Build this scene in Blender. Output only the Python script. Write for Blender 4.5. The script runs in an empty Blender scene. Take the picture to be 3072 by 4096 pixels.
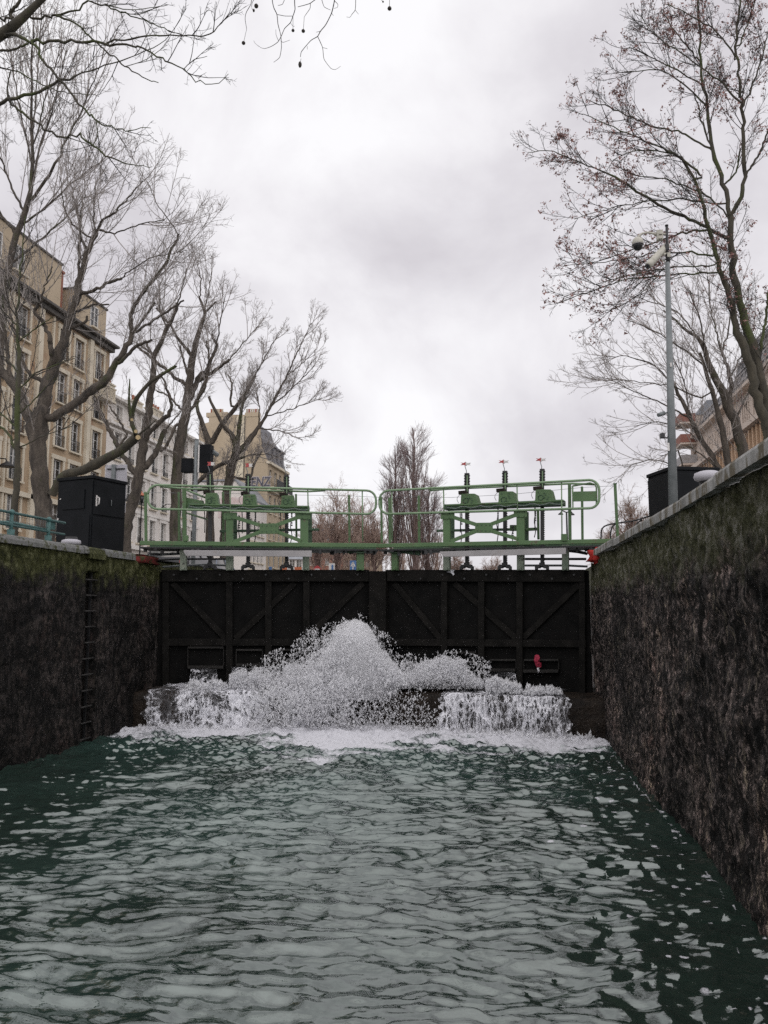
import bpy, bmesh, math, random
import numpy as np
from mathutils import Vector, Matrix

SC = bpy.context.scene
SC.cycles.max_bounces = 14; SC.cycles.diffuse_bounces = 8; SC.cycles.transparent_max_bounces = 16; SC.cycles.volume_bounces = 4; SC.cycles.use_denoising = False; SC.cycles.sample_clamp_indirect = 3.
COL = SC.collection
RNG = np.random.default_rng(11)
random.seed(5)
EYE = np.array([0., 0., 2.2])
QZ = 3.27            # quay level above the lower water
FPX, CX, CY = 3195., 1536., 2048.
YAW, PIT = math.radians(9.2), math.radians(7.07)
_fw = np.array([-math.sin(YAW)*math.cos(PIT), math.cos(YAW)*math.cos(PIT), math.sin(PIT)])
_rt = np.array([math.cos(YAW), math.sin(YAW), 0.])
_up = np.cross(_rt, _fw)

def ray(px, py): return _fw + _rt*(px-CX)/FPX - _up*(py-CY)/FPX
def at_y(px, py, Y): d = ray(px, py); return EYE + d*Y/d[1]
def at_x(px, py, X): d = ray(px, py); return EYE + d*X/d[0]
def at_z(px, py, Z): d = ray(px, py); return EYE + d*(Z-EYE[2])/d[2]
def mpp(p): return float(np.dot(np.asarray(p)-EYE, _fw))/FPX     # metres per photo pixel there
def on_plane(px, py, p0, n):
    d = ray(px, py); return EYE + d*np.dot(np.asarray(p0)-EYE, n)/np.dot(d, n)

# ------------------------------------------------------------------ objects
def tag(o, label=None, cat=None, group=None, kind=None):
    if label: o['label'] = label
    if cat: o['category'] = cat
    if group: o['group'] = group
    if kind: o['kind'] = kind
    return o
def empty(name, loc=(0, 0, 0), rz=0.):
    o = bpy.data.objects.new(name, None); COL.objects.link(o)
    o.location = Vector([float(c) for c in loc]); o.rotation_euler = (0, 0, rz); o.empty_display_size = .2
    return o
def thing(name, label, cat, loc=(0, 0, 0), rz=0., group=None):
    return tag(empty(name, loc, rz), label, cat, group)
def link(name, me, parent=None, loc=None):
    o = bpy.data.objects.new(name, me); COL.objects.link(o)
    if parent is not None:
        o.parent = parent
    if loc is not None: o.location = loc
    return o
def mesh_np(name, V, Fs, mats, parent=None, smooth=True, midx=None):
    """V (n,3); Fs list of (m,k) index arrays."""
    me = bpy.data.meshes.new(name)
    V = np.asarray(V, dtype=np.float32)
    loops = np.concatenate([np.asarray(F).ravel() for F in Fs]).astype(np.int32)
    tot = np.concatenate([np.full(len(F), F.shape[1]) for F in Fs]).astype(np.int32)
    st = np.concatenate([[0], np.cumsum(tot)[:-1]]).astype(np.int32)
    me.vertices.add(len(V)); me.vertices.foreach_set('co', V.ravel())
    me.loops.add(len(loops)); me.loops.foreach_set('vertex_index', loops)
    me.polygons.add(len(tot)); me.polygons.foreach_set('loop_start', st); me.polygons.foreach_set('loop_total', tot)
    if smooth: me.polygons.foreach_set('use_smooth', np.ones(len(tot), dtype=bool))
    for m in (mats if isinstance(mats, (list, tuple)) else [mats]): me.materials.append(m)
    if midx is not None: me.polygons.foreach_set('material_index', np.asarray(midx, dtype=np.int32))
    me.update(calc_edges=True); me.validate()
    o = link(name, me, parent)
    return o

class MB:
    """collects shapes, builds ONE mesh object (world coordinates unless the parent is moved)"""
    def __init__(s): s.v = []; s.f = []; s.m = []; s.cur = 0; s.sm = []
    def add(s, vs, fs, smooth=False):
        b = len(s.v); s.v += [tuple(float(c) for c in v) for v in vs]
        for f in fs: s.f.append(tuple(b+i for i in f)); s.m.append(s.cur); s.sm.append(smooth)
    def mat(s, i): s.cur = i; return s
    def box(s, c, size, rz=0., ax=None):
        c = Vector([float(q) for q in c]); hx, hy, hz = [q/2 for q in size]
        R = ax if ax is not None else Matrix.Rotation(rz, 3, 'Z')
        vs = [c + R @ Vector((x*hx, y*hy, z*hz)) for x in (-1, 1) for y in (-1, 1) for z in (-1, 1)]
        s.add(vs, [(0, 1, 3, 2), (4, 6, 7, 5), (0, 4, 5, 1), (2, 3, 7, 6), (0, 2, 6, 4), (1, 5, 7, 3)])
        return s
    def bar(s, p0, p1, w, t, n, ext=0.):
        """box from p0 to p1, width w across (in the plane with normal n), thickness t along n"""
        p0 = Vector([float(q) for q in p0]); p1 = Vector([float(q) for q in p1]); n = Vector([float(q) for q in n])
        d = (p1-p0); L = d.length; d.normalize(); n = (n - d*n.dot(d)).normalized(); a = n.cross(d)
        R = Matrix((d, a, n)).transposed()
        return s.box((p0+p1)/2, (L+2*ext, w, t), ax=R)
    def tube(s, pts, r, k=8, cap=True):
        P = [Vector([float(q) for q in p]) for p in pts]; n = len(P)
        rr = list(r) if hasattr(r, '__len__') else [r]*n
        vs = []; ref = None
        for i, p in enumerate(P):
            d = (P[min(i+1, n-1)]-P[max(i-1, 0)]).normalized()
            if ref is None:
                ref = d.cross(Vector((0, 0, 1)))
                if ref.length < .05: ref = d.cross(Vector((0, 1, 0)))
            u = (ref - d*ref.dot(d)).normalized(); ref = u; w = d.cross(u)
            for j in range(k):
                a = 2*math.pi*j/k; vs.append(p + (u*math.cos(a) + w*math.sin(a))*rr[i])
        fs = [(i*k+j, i*k+(j+1) % k, (i+1)*k+(j+1) % k, (i+1)*k+j) for i in range(n-1) for j in range(k)]
        s.add(vs, fs, True)
        if cap:
            b = len(s.v)-len(vs)
            for idx in ([b+j for j in range(k)][::-1], [b+(n-1)*k+j for j in range(k)]):
                s.f.append(tuple(idx)); s.m.append(s.cur); s.sm.append(False)
        return s
    def lathe(s, c, prof, k=20):
        """prof [(r,z)] bottom to top about vertical through c"""
        vs = [(c[0]+r*math.cos(2*math.pi*j/k), c[1]+r*math.sin(2*math.pi*j/k), c[2]+z) for r, z in prof for j in range(k)]
        n = len(prof)
        s.add(vs, [(i*k+j, i*k+(j+1) % k, (i+1)*k+(j+1) % k, (i+1)*k+j) for i in range(n-1) for j in range(k)], True)
        b = len(s.v)-len(vs)
        for idx in ([b+j for j in range(k)][::-1], [b+(n-1)*k+j for j in range(k)]):
            s.f.append(tuple(idx)); s.m.append(s.cur); s.sm.append(False)
        return s
    def prism(s, poly, ext):
        """planar polygon of 3-D points extruded by the vector ext"""
        P = [Vector([float(q) for q in p]) for p in poly]; e = Vector([float(q) for q in ext]); n = len(P)
        s.add(P + [p+e for p in P], [tuple(range(n))[::-1], tuple(range(n, 2*n))] + [(i, (i+1) % n, n+(i+1) % n, n+i) for i in range(n)])
        return s
    def build(s, name, mats, parent=None, bevel=0., loc=None, world=True):
        me = bpy.data.meshes.new(name); me.from_pydata(s.v, [], s.f)
        for m in (mats if isinstance(mats, (list, tuple)) else [mats]): me.materials.append(m)
        me.polygons.foreach_set('material_index', s.m); me.polygons.foreach_set('use_smooth', s.sm)
        bm = bmesh.new(); bm.from_mesh(me); bmesh.ops.recalc_face_normals(bm, faces=bm.faces)
        bm.to_mesh(me); bm.free()
        o = link(name, me, parent)
        if parent is not None and world:      # coordinates were given in world space
            o.matrix_parent_inverse = world_of(parent).inverted()
        if bevel:
            b = o.modifiers.new('bevel', 'BEVEL'); b.width = bevel; b.segments = 2; b.limit_method = 'ANGLE'; b.angle_limit = math.radians(50)
        return o
def world_of(o):
    M = Matrix.LocRotScale(o.location, o.rotation_euler, o.scale)
    return (world_of(o.parent) @ o.matrix_parent_inverse @ M) if o.parent else M

def copy_tree(o, parent=None):
    c = o.copy(); COL.objects.link(c)
    if parent is not None: c.parent = parent
    for ch in list(o.children): copy_tree(ch, c)
    return c

# ------------------------------------------------------------------ numpy noise
def _h(i, j, k, s):
    n = (i*374761393 + j*668265263 + k*2147483647 + s*1274126177) & 0xffffffff
    n = ((n ^ (n >> 13))*1274126177) & 0xffffffff
    return ((n ^ (n >> 16)) & 0xffff)/65535.
def vnoise(x, y, z=0., s=0):
    x, y, z = np.broadcast_arrays(np.asarray(x, float), np.asarray(y, float), np.asarray(z, float))
    i, j, k = [np.floor(q).astype(np.int64) for q in (x, y, z)]
    fx, fy, fz = x-i, y-j, z-k
    fx, fy, fz = [q*q*q*(q*(q*6-15)+10) for q in (fx, fy, fz)]
    r = 0
    for a in (0, 1):
        for b in (0, 1):
            for c in (0, 1):
                r = r + _h(i+a, j+b, k+c, s)*(fx if a else 1-fx)*(fy if b else 1-fy)*(fz if c else 1-fz)
    return r
def fbm(x, y, z=0., o=4, s=0, g=.5):
    t = 0; a = 1.; n = 0
    for q in range(o):
        t = t + a*vnoise(np.asarray(x)*2**q, np.asarray(y)*2**q, np.asarray(z)*2**q, s+q*7); n += a; a *= g
    return t/n

# ------------------------------------------------------------------ materials
def new_mat(name):
    m = bpy.data.materials.new(name); m.use_nodes = True; nt = m.node_tree
    return m, nt, nt.nodes['Principled BSDF']
def N(nt, t, **kw):
    n = nt.nodes.new(t)
    for k, v in kw.items():
        if k.startswith('_'): setattr(n, k[1:], v)
        else: n.inputs[k.replace('__', ' ')].default_value = v
    return n
def ramp(nt, fac, stops):
    r = nt.nodes.new('ShaderNodeValToRGB'); e = r.color_ramp.elements
    while len(e) < len(stops): e.new(.5)
    for q, (p, c) in zip(e, stops): q.position = p; q.color = (*c, 1) if len(c) == 3 else c
    nt.links.new(fac, r.inputs[0]); return r.outputs[0]
def coords(nt, scale=(1, 1, 1), kind='pos'):
    if kind == 'pos': src = nt.nodes.new('ShaderNodeNewGeometry').outputs['Position']
    else: src = nt.nodes.new('ShaderNodeTexCoord').outputs['Object']
    mp = N(nt, 'ShaderNodeMapping'); mp.inputs['Scale'].default_value = scale
    nt.links.new(src, mp.inputs['Vector']); return mp.outputs[0]
def noise_tex(nt, vec, sc, det=5., rough=.6, dist=0.):
    n = N(nt, 'ShaderNodeTexNoise', Scale=sc, Detail=det, Roughness=rough, Distortion=dist)
    nt.links.new(vec, n.inputs['Vector']); return n.outputs['Fac']
def mixc(nt, fac, a, b, mode='MIX'):
    m = nt.nodes.new('ShaderNodeMixRGB'); m.blend_type = mode
    for s, v in ((m.inputs[0], fac), (m.inputs[1], a), (m.inputs[2], b)):
        if isinstance(v, (int, float)): s.default_value = v
        elif isinstance(v, tuple): s.default_value = (*v, 1)
        else: nt.links.new(v, s)
    return m.outputs[0]
def bump(nt, bs, h, strength=.5, dist=.02):
    b = N(nt, 'ShaderNodeBump', Strength=strength, Distance=dist)
    nt.links.new(h, b.inputs['Height']); nt.links.new(b.outputs[0], bs.inputs['Normal'])
def surf(name, c0, c1, scale=6., rough=.8, stretch=(1, 1, 1), bmp=.3, bd=.01, metal=0., spots=None, lo=.3, hi=.7, spec=.5):
    m, nt, bs = new_mat(name)
    v = coords(nt, stretch); f = noise_tex(nt, v, scale)
    c = ramp(nt, f, [(lo, c0), (hi, c1)])
    if spots:                                   # (colour, scale, threshold)
        f2 = noise_tex(nt, v, spots[1], 6., .7)
        msk = ramp(nt, f2, [(spots[2], (0, 0, 0)), (spots[2]+.08, (1, 1, 1))])
        c = mixc(nt, msk, c, spots[0])
    nt.links.new(c, bs.inputs['Base Color'])
    bs.inputs['Roughness'].default_value = rough; bs.inputs['Metallic'].default_value = metal
    bs.inputs['Specular IOR Level'].default_value = spec
    if bmp: bump(nt, bs, noise_tex(nt, v, scale*4, 4.), bmp, bd)
    return m

def wall_mat(name, pale, dim=1., zs=.3, mossy=.35, tint=(1, 1, 1)):
    """wet, dirt-blackened masonry: rust, pale lime runs, moss along the top"""
    m, nt, bs = new_mat(name)
    v = coords(nt, (1, 1, 1)); vs = coords(nt, (1, 1, zs)); vl = coords(nt, (1, 1, .12))
    base = ramp(nt, noise_tex(nt, v, 3.4, 12., .82), [(.40, (.006, .0055, .005)), (.50, (.026, .0235, .022)), (.60, (.090, .078, .071))])
    rust = ramp(nt, noise_tex(nt, vs, 3.1, 7., .7), [(.55, (0, 0, 0)), (.66, (.8, .8, .8))])
    c = mixc(nt, rust, base, (.050, .034, .029))
    gritty = ramp(nt, noise_tex(nt, vs, 19., 10., .8), [(.52, (0, 0, 0)), (.60, (1, 1, 1))])
    c = mixc(nt, gritty, c, tuple(pale*q for q in (.19, .16, .145)))
    runs = ramp(nt, noise_tex(nt, vl, 17., 8., .72), [(.57, (0, 0, 0)), (.65, (.9, .9, .9))])
    c = mixc(nt, runs, c, tuple(pale*q for q in (.21, .185, .14)))
    dark = ramp(nt, noise_tex(nt, coords(nt, (1, 1, .55)), 11., 9., .78), [(.45, (1, 1, 1)), (.515, (0, 0, 0))])
    c = mixc(nt, dark, c, (.006, .006, .0055))
    # single blocks and old repairs differ in tone; broad damp patches
    vb = nt.nodes.new('ShaderNodeTexVoronoi'); vb.inputs['Scale'].default_value = 1.; vb.inputs['Randomness'].default_value = .8
    mvb = nt.nodes.new('ShaderNodeMixRGB'); mvb.blend_type = 'ADD'; mvb.inputs[0].default_value = .12; nt.links.new(coords(nt, (2.2, 2.2, 3.6)), mvb.inputs[1])
    nzc = N(nt, 'ShaderNodeTexNoise', Scale=4., Detail=4.); nt.links.new(v, nzc.inputs['Vector']); nt.links.new(nzc.outputs['Color'], mvb.inputs[2]); nt.links.new(mvb.outputs[0], vb.inputs['Vector'])
    c = mixc(nt, .85, c, ramp(nt, vb.outputs['Color'], [(.15, (.55, .55, .55)), (.85, (1.5, 1.42, 1.38))]), 'MULTIPLY')
    c = mixc(nt, 1., c, ramp(nt, noise_tex(nt, v, .55, 4., .55), [(.36, (.55, .56, .55)), (.5, (1., 1., 1.)), (.62, (1.75, 1.62, 1.55))]), 'MULTIPLY')
    # moss belt below the coping
    sep = nt.nodes.new('ShaderNodeSeparateXYZ'); g = nt.nodes.new('ShaderNodeNewGeometry'); nt.links.new(g.outputs['Position'], sep.inputs[0])
    mr = N(nt, 'ShaderNodeMapRange'); mr.inputs[1].default_value = QZ-.95; mr.inputs[2].default_value = QZ-.1
    nt.links.new(sep.outputs[2], mr.inputs[0])
    add = nt.nodes.new('ShaderNodeMath'); add.operation = 'MULTIPLY_ADD'
    nt.links.new(noise_tex(nt, vs, 4., 7., .7), add.inputs[0]); add.inputs[1].default_value = 1.25; nt.links.new(mr.outputs[0], add.inputs[2])
    mm = ramp(nt, add.outputs[0], [(.98, (0, 0, 0)), (1.25, (1, 1, 1))])
    mr2 = nt.nodes.new('ShaderNodeMath'); mr2.operation = 'SUBTRACT'; nt.links.new(add.outputs[0], mr2.inputs[0]); mr2.inputs[1].default_value = mossy
    mm = ramp(nt, mr2.outputs[0], [(.62, (0, 0, 0)), (.95, (1, 1, 1))])
    moss = ramp(nt, noise_tex(nt, vs, 9., 10., .8), [(.38, (.018, .019, .011)), (.48, (.050, .052, .022)), (.55, (.10, .098, .066)), (.64, (.22, .215, .185))])
    moss = mixc(nt, 1., moss, tint, 'MULTIPLY'); c = mixc(nt, mm, c, moss); c = mixc(nt, 1., c, (dim*.97, dim*.97, dim), 'MULTIPLY')
    nt.links.new(c, bs.inputs['Base Color']); bs.inputs['Roughness'].default_value = .7; bs.inputs['Specular IOR Level'].default_value = .15
    bump(nt, bs, noise_tex(nt, v, 20., 10., .8), 1., .06)
    return m

M = {}
M['wall_l'] = wall_mat('lock_wall_dark', .42, .90, .85, .34, (.95, 1., .6))
M['wall_r'] = wall_mat('lock_wall_streaked', 1.35, 1.3, .75, .17)
M['red_bright'] = surf('bright_red_stone', (.26, .022, .02), (.42, .045, .038), 9., .9, bmp=.8, spots=((.10, .05, .035), 6., .57), spec=.05)
M['coping'] = surf('coping_stone', (.12, .12, .11), (.36, .355, .345), 6., .85, (1, 1, .5), bmp=.5, spots=((.10, .085, .055), 5., .50))
M['coping_moss'] = surf('coping_mossy', (.09, .092, .085), (.24, .24, .24), 6., .9, bmp=.7, spots=((.045, .048, .02), 6., .49))
M['red_stone'] = surf('red_painted_stone', (.055, .018, .016), (.17, .034, .031), 9., .95, bmp=.9, spots=((.05, .05, .025), 6., .50), spec=.05)
M['gate'] = surf('gate_black', (.003, .003, .003), (.008, .0075, .007), 4., .7, bmp=.3, spec=.08)
M['gate_beam'] = surf('gate_timber', (.0045, .0043, .0039), (.0145, .0132, .0118), 5., .8, (1, 1, 1), .5, .01, spots=((.034, .03, .025), 9., .66), spec=.1)
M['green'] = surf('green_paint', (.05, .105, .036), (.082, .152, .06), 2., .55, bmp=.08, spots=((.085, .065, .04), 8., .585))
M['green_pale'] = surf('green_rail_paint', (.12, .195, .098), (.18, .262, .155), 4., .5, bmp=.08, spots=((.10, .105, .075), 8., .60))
M['green_dark'] = surf('dark_green_paint', (.025, .06, .03), (.05, .10, .05), 6., .6, spots=((.03, .025, .02), 8., .6))  # darker green coat for gear beams, fixings and far-side parts
M['green_concrete'] = surf('leg_paint', (.10, .14, .10), (.24, .26, .21), 4., .8, spots=((.05, .05, .04), 6., .58))
M['board'] = surf('grey_board', (.25, .24, .24), (.33, .315, .315), 2., .7, bmp=.1, spots=((.26, .24, .23), 5., .6))
M['black'] = surf('black_iron', (.010, .010, .011), (.025, .025, .026), 9., .55)
M['rubber'] = surf('black_rubber', (.008, .008, .009), (.016, .016, .017), 9., .45)
M['hut'] = surf('black_sheet', (.004, .005, .006), (.009, .010, .012), 3., .6, bmp=.05, spec=.12)
M['red'] = surf('red_paint', (.30, .025, .03), (.40, .05, .05), 5., .5, bmp=0)
M['white'] = surf('white_paint', (.48, .46, .44), (.62, .60, .58), 4., .6, bmp=.05)
M['steel'] = surf('galvanised', (.12, .135, .138), (.19, .205, .208), 8., .5, metal=.1, bmp=.05)
M['cream'] = surf('cream_plastic', (.34, .33, .28), (.46, .44, .38), 8., .5, bmp=.05, spots=((.28, .27, .2), 7., .6))
M['teal'] = surf('teal_paint', (.028, .08, .076), (.055, .135, .128), 5., .55, bmp=.1)
M['stone_sill'] = surf('wet_sill', (.007, .0055, .0045), (.030, .022, .016), 5., .5, bmp=.8, bd=.04, spec=.15)
M['tyre'] = surf('tyre', (.01, .01, .01), (.02, .02, .02), 9., .8)
M['lens'] = surf('dark_lens', (.01, .01, .012), (.02, .02, .022), 9., .15, bmp=0)
def glass_mat():
    m, nt, bs = new_mat('window_glass')
    v = coords(nt, (1, 1, 1)); c = ramp(nt, noise_tex(nt, v, .55, 1.), [(.44, (.018, .02, .022)), (.56, (.16, .15, .135))])
    nt.links.new(c, bs.inputs['Base Color']); bs.inputs['Roughness'].default_value = .06; bs.inputs['Specular IOR Level'].default_value = .6
    return m
M['glass'] = glass_mat()

# ------------------------------------------------------------------ world, sun, camera
SUN_EL, SUN_AZ = math.radians(50), math.radians(160)   # high cloud-veiled sun behind the camera
w = bpy.data.worlds.new('World'); SC.world = w; w.use_nodes = True
nt = w.node_tree; bg = nt.nodes['Background']; bg.inputs['Strength'].default_value = .1
sky = nt.nodes.new('ShaderNodeTexSky'); sky.sky_type = 'NISHITA'; sky.sun_disc = False
sky.sun_elevation = SUN_EL; sky.sun_rotation = SUN_AZ
tc = nt.nodes.new('ShaderNodeTexCoord'); sp = nt.nodes.new('ShaderNodeSeparateXYZ'); nt.links.new(tc.outputs['Generated'], sp.inputs[0])
def mth(op, a, b):
    n = nt.nodes.new('ShaderNodeMath'); n.operation = op
    for i, q in enumerate((a, b)):
        if isinstance(q, (int, float)): n.inputs[i].default_value = q
        else: nt.links.new(q, n.inputs[i])
    return n.outputs[0]
den = mth('ADD', mth('MAXIMUM', sp.outputs[2], 0.), .16)
cb = nt.nodes.new('ShaderNodeCombineXYZ'); nt.links.new(mth('DIVIDE', sp.outputs[0], den), cb.inputs[0]); nt.links.new(mth('DIVIDE', sp.outputs[1], den), cb.inputs[1])
mpn = N(nt, 'ShaderNodeMapping'); mpn.inputs['Location'].default_value = (3.1, 1.7, .4); mpn.inputs['Scale'].default_value = (1.0, .8, 1); nt.links.new(cb.outputs[0], mpn.inputs['Vector'])
f1 = noise_tex(nt, mpn.outputs[0], .75, 3., .5, .3); f2 = noise_tex(nt, tc.outputs['Generated'], 4.2, 6., .55, .25)
mix = mth('ADD', mth('MULTIPLY', f1, .45), mth('MULTIPLY', f2, .55))
cl = ramp(nt, mix, [(.37, (6.9, 6.6, 6.98)), (.45, (8.0, 7.75, 8.1)), (.52, (9.2, 9.0, 9.28)), (.60, (10.2, 10.1, 10.3))])
# sky brightened round the sun direction, added to light the facades
sd = Vector((math.sin(SUN_AZ)*math.cos(SUN_EL), math.cos(SUN_AZ)*math.cos(SUN_EL), math.sin(SUN_EL)))
vm = nt.nodes.new('ShaderNodeVectorMath'); vm.operation = 'DOT_PRODUCT'; nt.links.new(tc.outputs['Generated'], vm.inputs[0]); vm.inputs[1].default_value = sd
glow = mth('POWER', mth('MAXIMUM', vm.outputs['Value'], 0.), 1.5)
gl = mth('ADD', mth('MULTIPLY', glow, .8), 1.)
cm = nt.nodes.new('ShaderNodeVectorMath'); cm.operation = 'SCALE'; nt.links.new(cl, cm.inputs[0]); nt.links.new(gl, cm.inputs['Scale'])
nt.links.new(mixc(nt, .96, sky.outputs[0], cm.outputs[0]), bg.inputs['Color'])
sun = bpy.data.lights.new('sun', 'SUN'); sun.energy = .6; sun.angle = math.radians(150); sun.color = (1, .95, .88)
so = bpy.data.objects.new('sun', sun); COL.objects.link(so); so.rotation_euler = (-sd).to_track_quat('-Z', 'Y').to_euler(); so.location = (0, 0, 60)

cam = bpy.data.cameras.new('camera'); co = bpy.data.objects.new('camera', cam); COL.objects.link(co); SC.camera = co
co.location = EYE; co.rotation_euler = (math.pi/2+PIT, 0, YAW)
cam.sensor_fit = 'VERTICAL'; cam.sensor_height = 36; cam.lens = 36*FPX/4096; cam.clip_end = 6000; cam.clip_start = .05
vs_ = SC.view_settings; vs_.view_transform = 'Standard'; vs_.look = 'None'; vs_.exposure = 0; vs_.gamma = 1; vs_.use_curve_mapping = False
# ================================================================== ground, roads, water, walls
LW = -6.93
def RW(y): return float(np.interp(y, [0, 7.7, 8.8, 10.6, 13, 15.1, 60], [1.60, 1.59, 1.565, 1.505, 1.45, 1.37, 1.37]))
M['paving'] = surf('quay_paving', (.16, .155, .15), (.26, .25, .24), 2., .9)
M['asphalt'] = surf('asphalt', (.04, .04, .042), (.06, .06, .06), 5., .9)
M['dirt'] = surf('ground_dirt', (.10, .09, .08), (.17, .155, .14), .5, .95)
g = MB()
yb = -40.
for (x0, x1, y0, y1) in ((-900, LW-.4, yb, 110), (1.99, 900, yb, 110), (-900, 900, 110, 3000), (-900, 900, -900, yb)):
    g.add([(x0, y0, QZ-.004), (x1, y0, QZ-.004), (x1, y1, QZ-.004), (x0, y1, QZ-.004)], [(0, 1, 2, 3)])
tag(g.build('ground', M['paving']), kind='structure')
for x0, x1 in ((-25., -18.), (10.5, 16.5)):
    r = MB(); r.add([(x0, yb, QZ), (x1, yb, QZ), (x1, 400, QZ), (x0, 400, QZ)], [(0, 1, 2, 3)])
    tag(r.build('road', M['asphalt']), kind='structure')
    k = MB()
    for xx in (x0, x1): k.box((xx, 180, QZ+.06), (.15, 440, .12))
    tag(k.build('kerb', M['coping']), kind='structure')
u = MB(); u.add([(LW-.4, 16.4, 2.7), (2.0, 16.4, 2.7), (2.0, 110, 2.7), (LW-.4, 110, 2.7)], [(0, 1, 2, 3)])
def water_mat():
    m, nt, bs = new_mat('canal_water')
    v = coords(nt, (1, 1.6, 1))
    body = ramp(nt, noise_tex(nt, v, .8, 4.), [(.35, (.011, .020, .016)), (.65, (.017, .031, .024))])
    at = nt.nodes.new('ShaderNodeAttribute'); at.attribute_name = 'foam'
    at2 = nt.nodes.new('ShaderNodeAttribute'); at2.attribute_name = 'aerated'
    body = mixc(nt, at2.outputs['Fac'], body, (.028, .055, .047))
    # lacy foam: broken up by fine noise
    vo = coords(nt, (1, 1, 1)); n1 = noise_tex(nt, vo, 14., 8., .78, .5)
    ad = nt.nodes.new('ShaderNodeMath'); ad.operation = 'ADD'; nt.links.new(at.outputs['Fac'], ad.inputs[0]); nt.links.new(n1, ad.inputs[1])
    fm = ramp(nt, ad.outputs[0], [(.93, (0, 0, 0)), (1.0, (.75, .75, .75))])
    su = nt.nodes.new('ShaderNodeMath'); su.operation = 'SUBTRACT'; nt.links.new(ad.outputs[0], su.inputs[0]); su.inputs[1].default_value = .5
    fm = ramp(nt, su.outputs[0], [(.40, (0, 0, 0)), (.62, (1, 1, 1))])
    bs.inputs['Base Color'].default_value = (0, 0, 0, 1); nt.links.new(body, bs.inputs['Base Color'])
    bs.inputs['Specular Tint'].default_value = (.90, .97, .94, 1); bs.inputs['Roughness'].default_value = .03; bs.inputs['IOR'].default_value = 2.35
    bump(nt, bs, noise_tex(nt, coords(nt, (1, 1.7, 1)), 16., 3., .5), .12, .02)
    d = N(nt, 'ShaderNodeBsdfDiffuse'); d.inputs['Color'].default_value = (.56, .56, .59, 1)
    mx = nt.nodes.new('ShaderNodeMixShader'); nt.links.new(fm, mx.inputs[0]); nt.links.new(bs.outputs[0], mx.inputs[1]); nt.links.new(d.outputs[0], mx.inputs[2])
    nt.links.new(mx.outputs[0], nt.nodes['Material Output'].inputs['Surface'])
    return m
M['water'] = water_mat()
tag(u.build('canal_water', M['water']), kind='structure')

# leaf plan lines
HL, AP, HR = np.array([-6.93, 15.05]), np.array([-2.70, 16.0]), np.array([1.37, 15.05])
def sill_y(x):      # front line of the stone sill, parallel to the leaves
    return np.interp(x, [HL[0], AP[0], HR[0]], [14.15, 15.0, 14.15])

# --- lower water: real wave geometry
xs = np.arange(-7.1, 1.9, .022); ys = np.concatenate([np.arange(-6, 2.5, .25), np.arange(2.5, 15.2, .016)])
XX, YY = np.meshgrid(xs, ys)
def waves(X, Y):
    r = np.random.default_rng(4); Z = np.zeros_like(X)
    wx = X + .10*(fbm(X*1.1, Y*1.1, 0, 3, 3)-.5)*2; wy = Y + .20*(fbm(X*1.0+40, Y*1.3, 0, 3, 5)-.5)*2
    for i in range(78):
        lam = .21*math.exp(r.normal(0, .5)) if i < 66 else r.uniform(.8, 2.2)
        th = math.radians(90 + r.normal(7, 13)); sl = .022*(.5+r.random()) if i < 66 else .011
        if r.random() < .06: th = math.radians(90 + r.normal(0, 60)); sl *= .4
        k = 2*math.pi/lam; ph = r.random()*6.28; p = k*(wx*math.cos(th)+wy*math.sin(th))+ph
        Z -= sl/k*(np.sin(p) - .42*np.sin(2*p) + .14*np.sin(3*p))       # steep faces towards the boat, long backs
    patch = .68+.66*fbm(X*.5, Y*.7, 0, 3, 21)
    for ax_, ay_, am, sd in ((2.4, 5.3, .043, 91), (5.2, 11., .020, 95), (10., 19., .0068, 97)):   # cusped crests round shallow bowls
        n_ = .7*vnoise(wx*ax_+wy*.3, wy*ay_-wx*.55, 0, sd)+.3*vnoise(wx*ax_*2.1, wy*ay_*1.9, 1.5, sd+1)
        Z += am*(1-np.sqrt((2.6*(n_-.5))**2+.0016))
    return Z*patch*WAVE
WAVE = .92
ZZ = waves(XX, YY)
sy = sill_y(XX); dist = sy - YY                         # metres in front of the sill
# foam reach in front of the sill, read off the picture: longest below the plume
reach = np.interp(XX, [-6.9, -6.2, -5.2, -4.2, -3.4, -2.6, -1.8, -.6, .6, 1.4], [1.2, 1.9, 1.7, 2.6, 4.0, 4.2, 2.8, 2.2, 2.4, 1.6])
foam = 1.05 - dist/np.maximum(reach, .05)*.85
foam = np.clip(foam, -1.2, .95) + (fbm(XX*1.8, YY*3.2, 0, 5, 31)-.5)*1.05
foam = np.where(dist > reach*1.7, foam-.5, foam)
foam = np.clip(foam, 0, 1.)*.95
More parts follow.
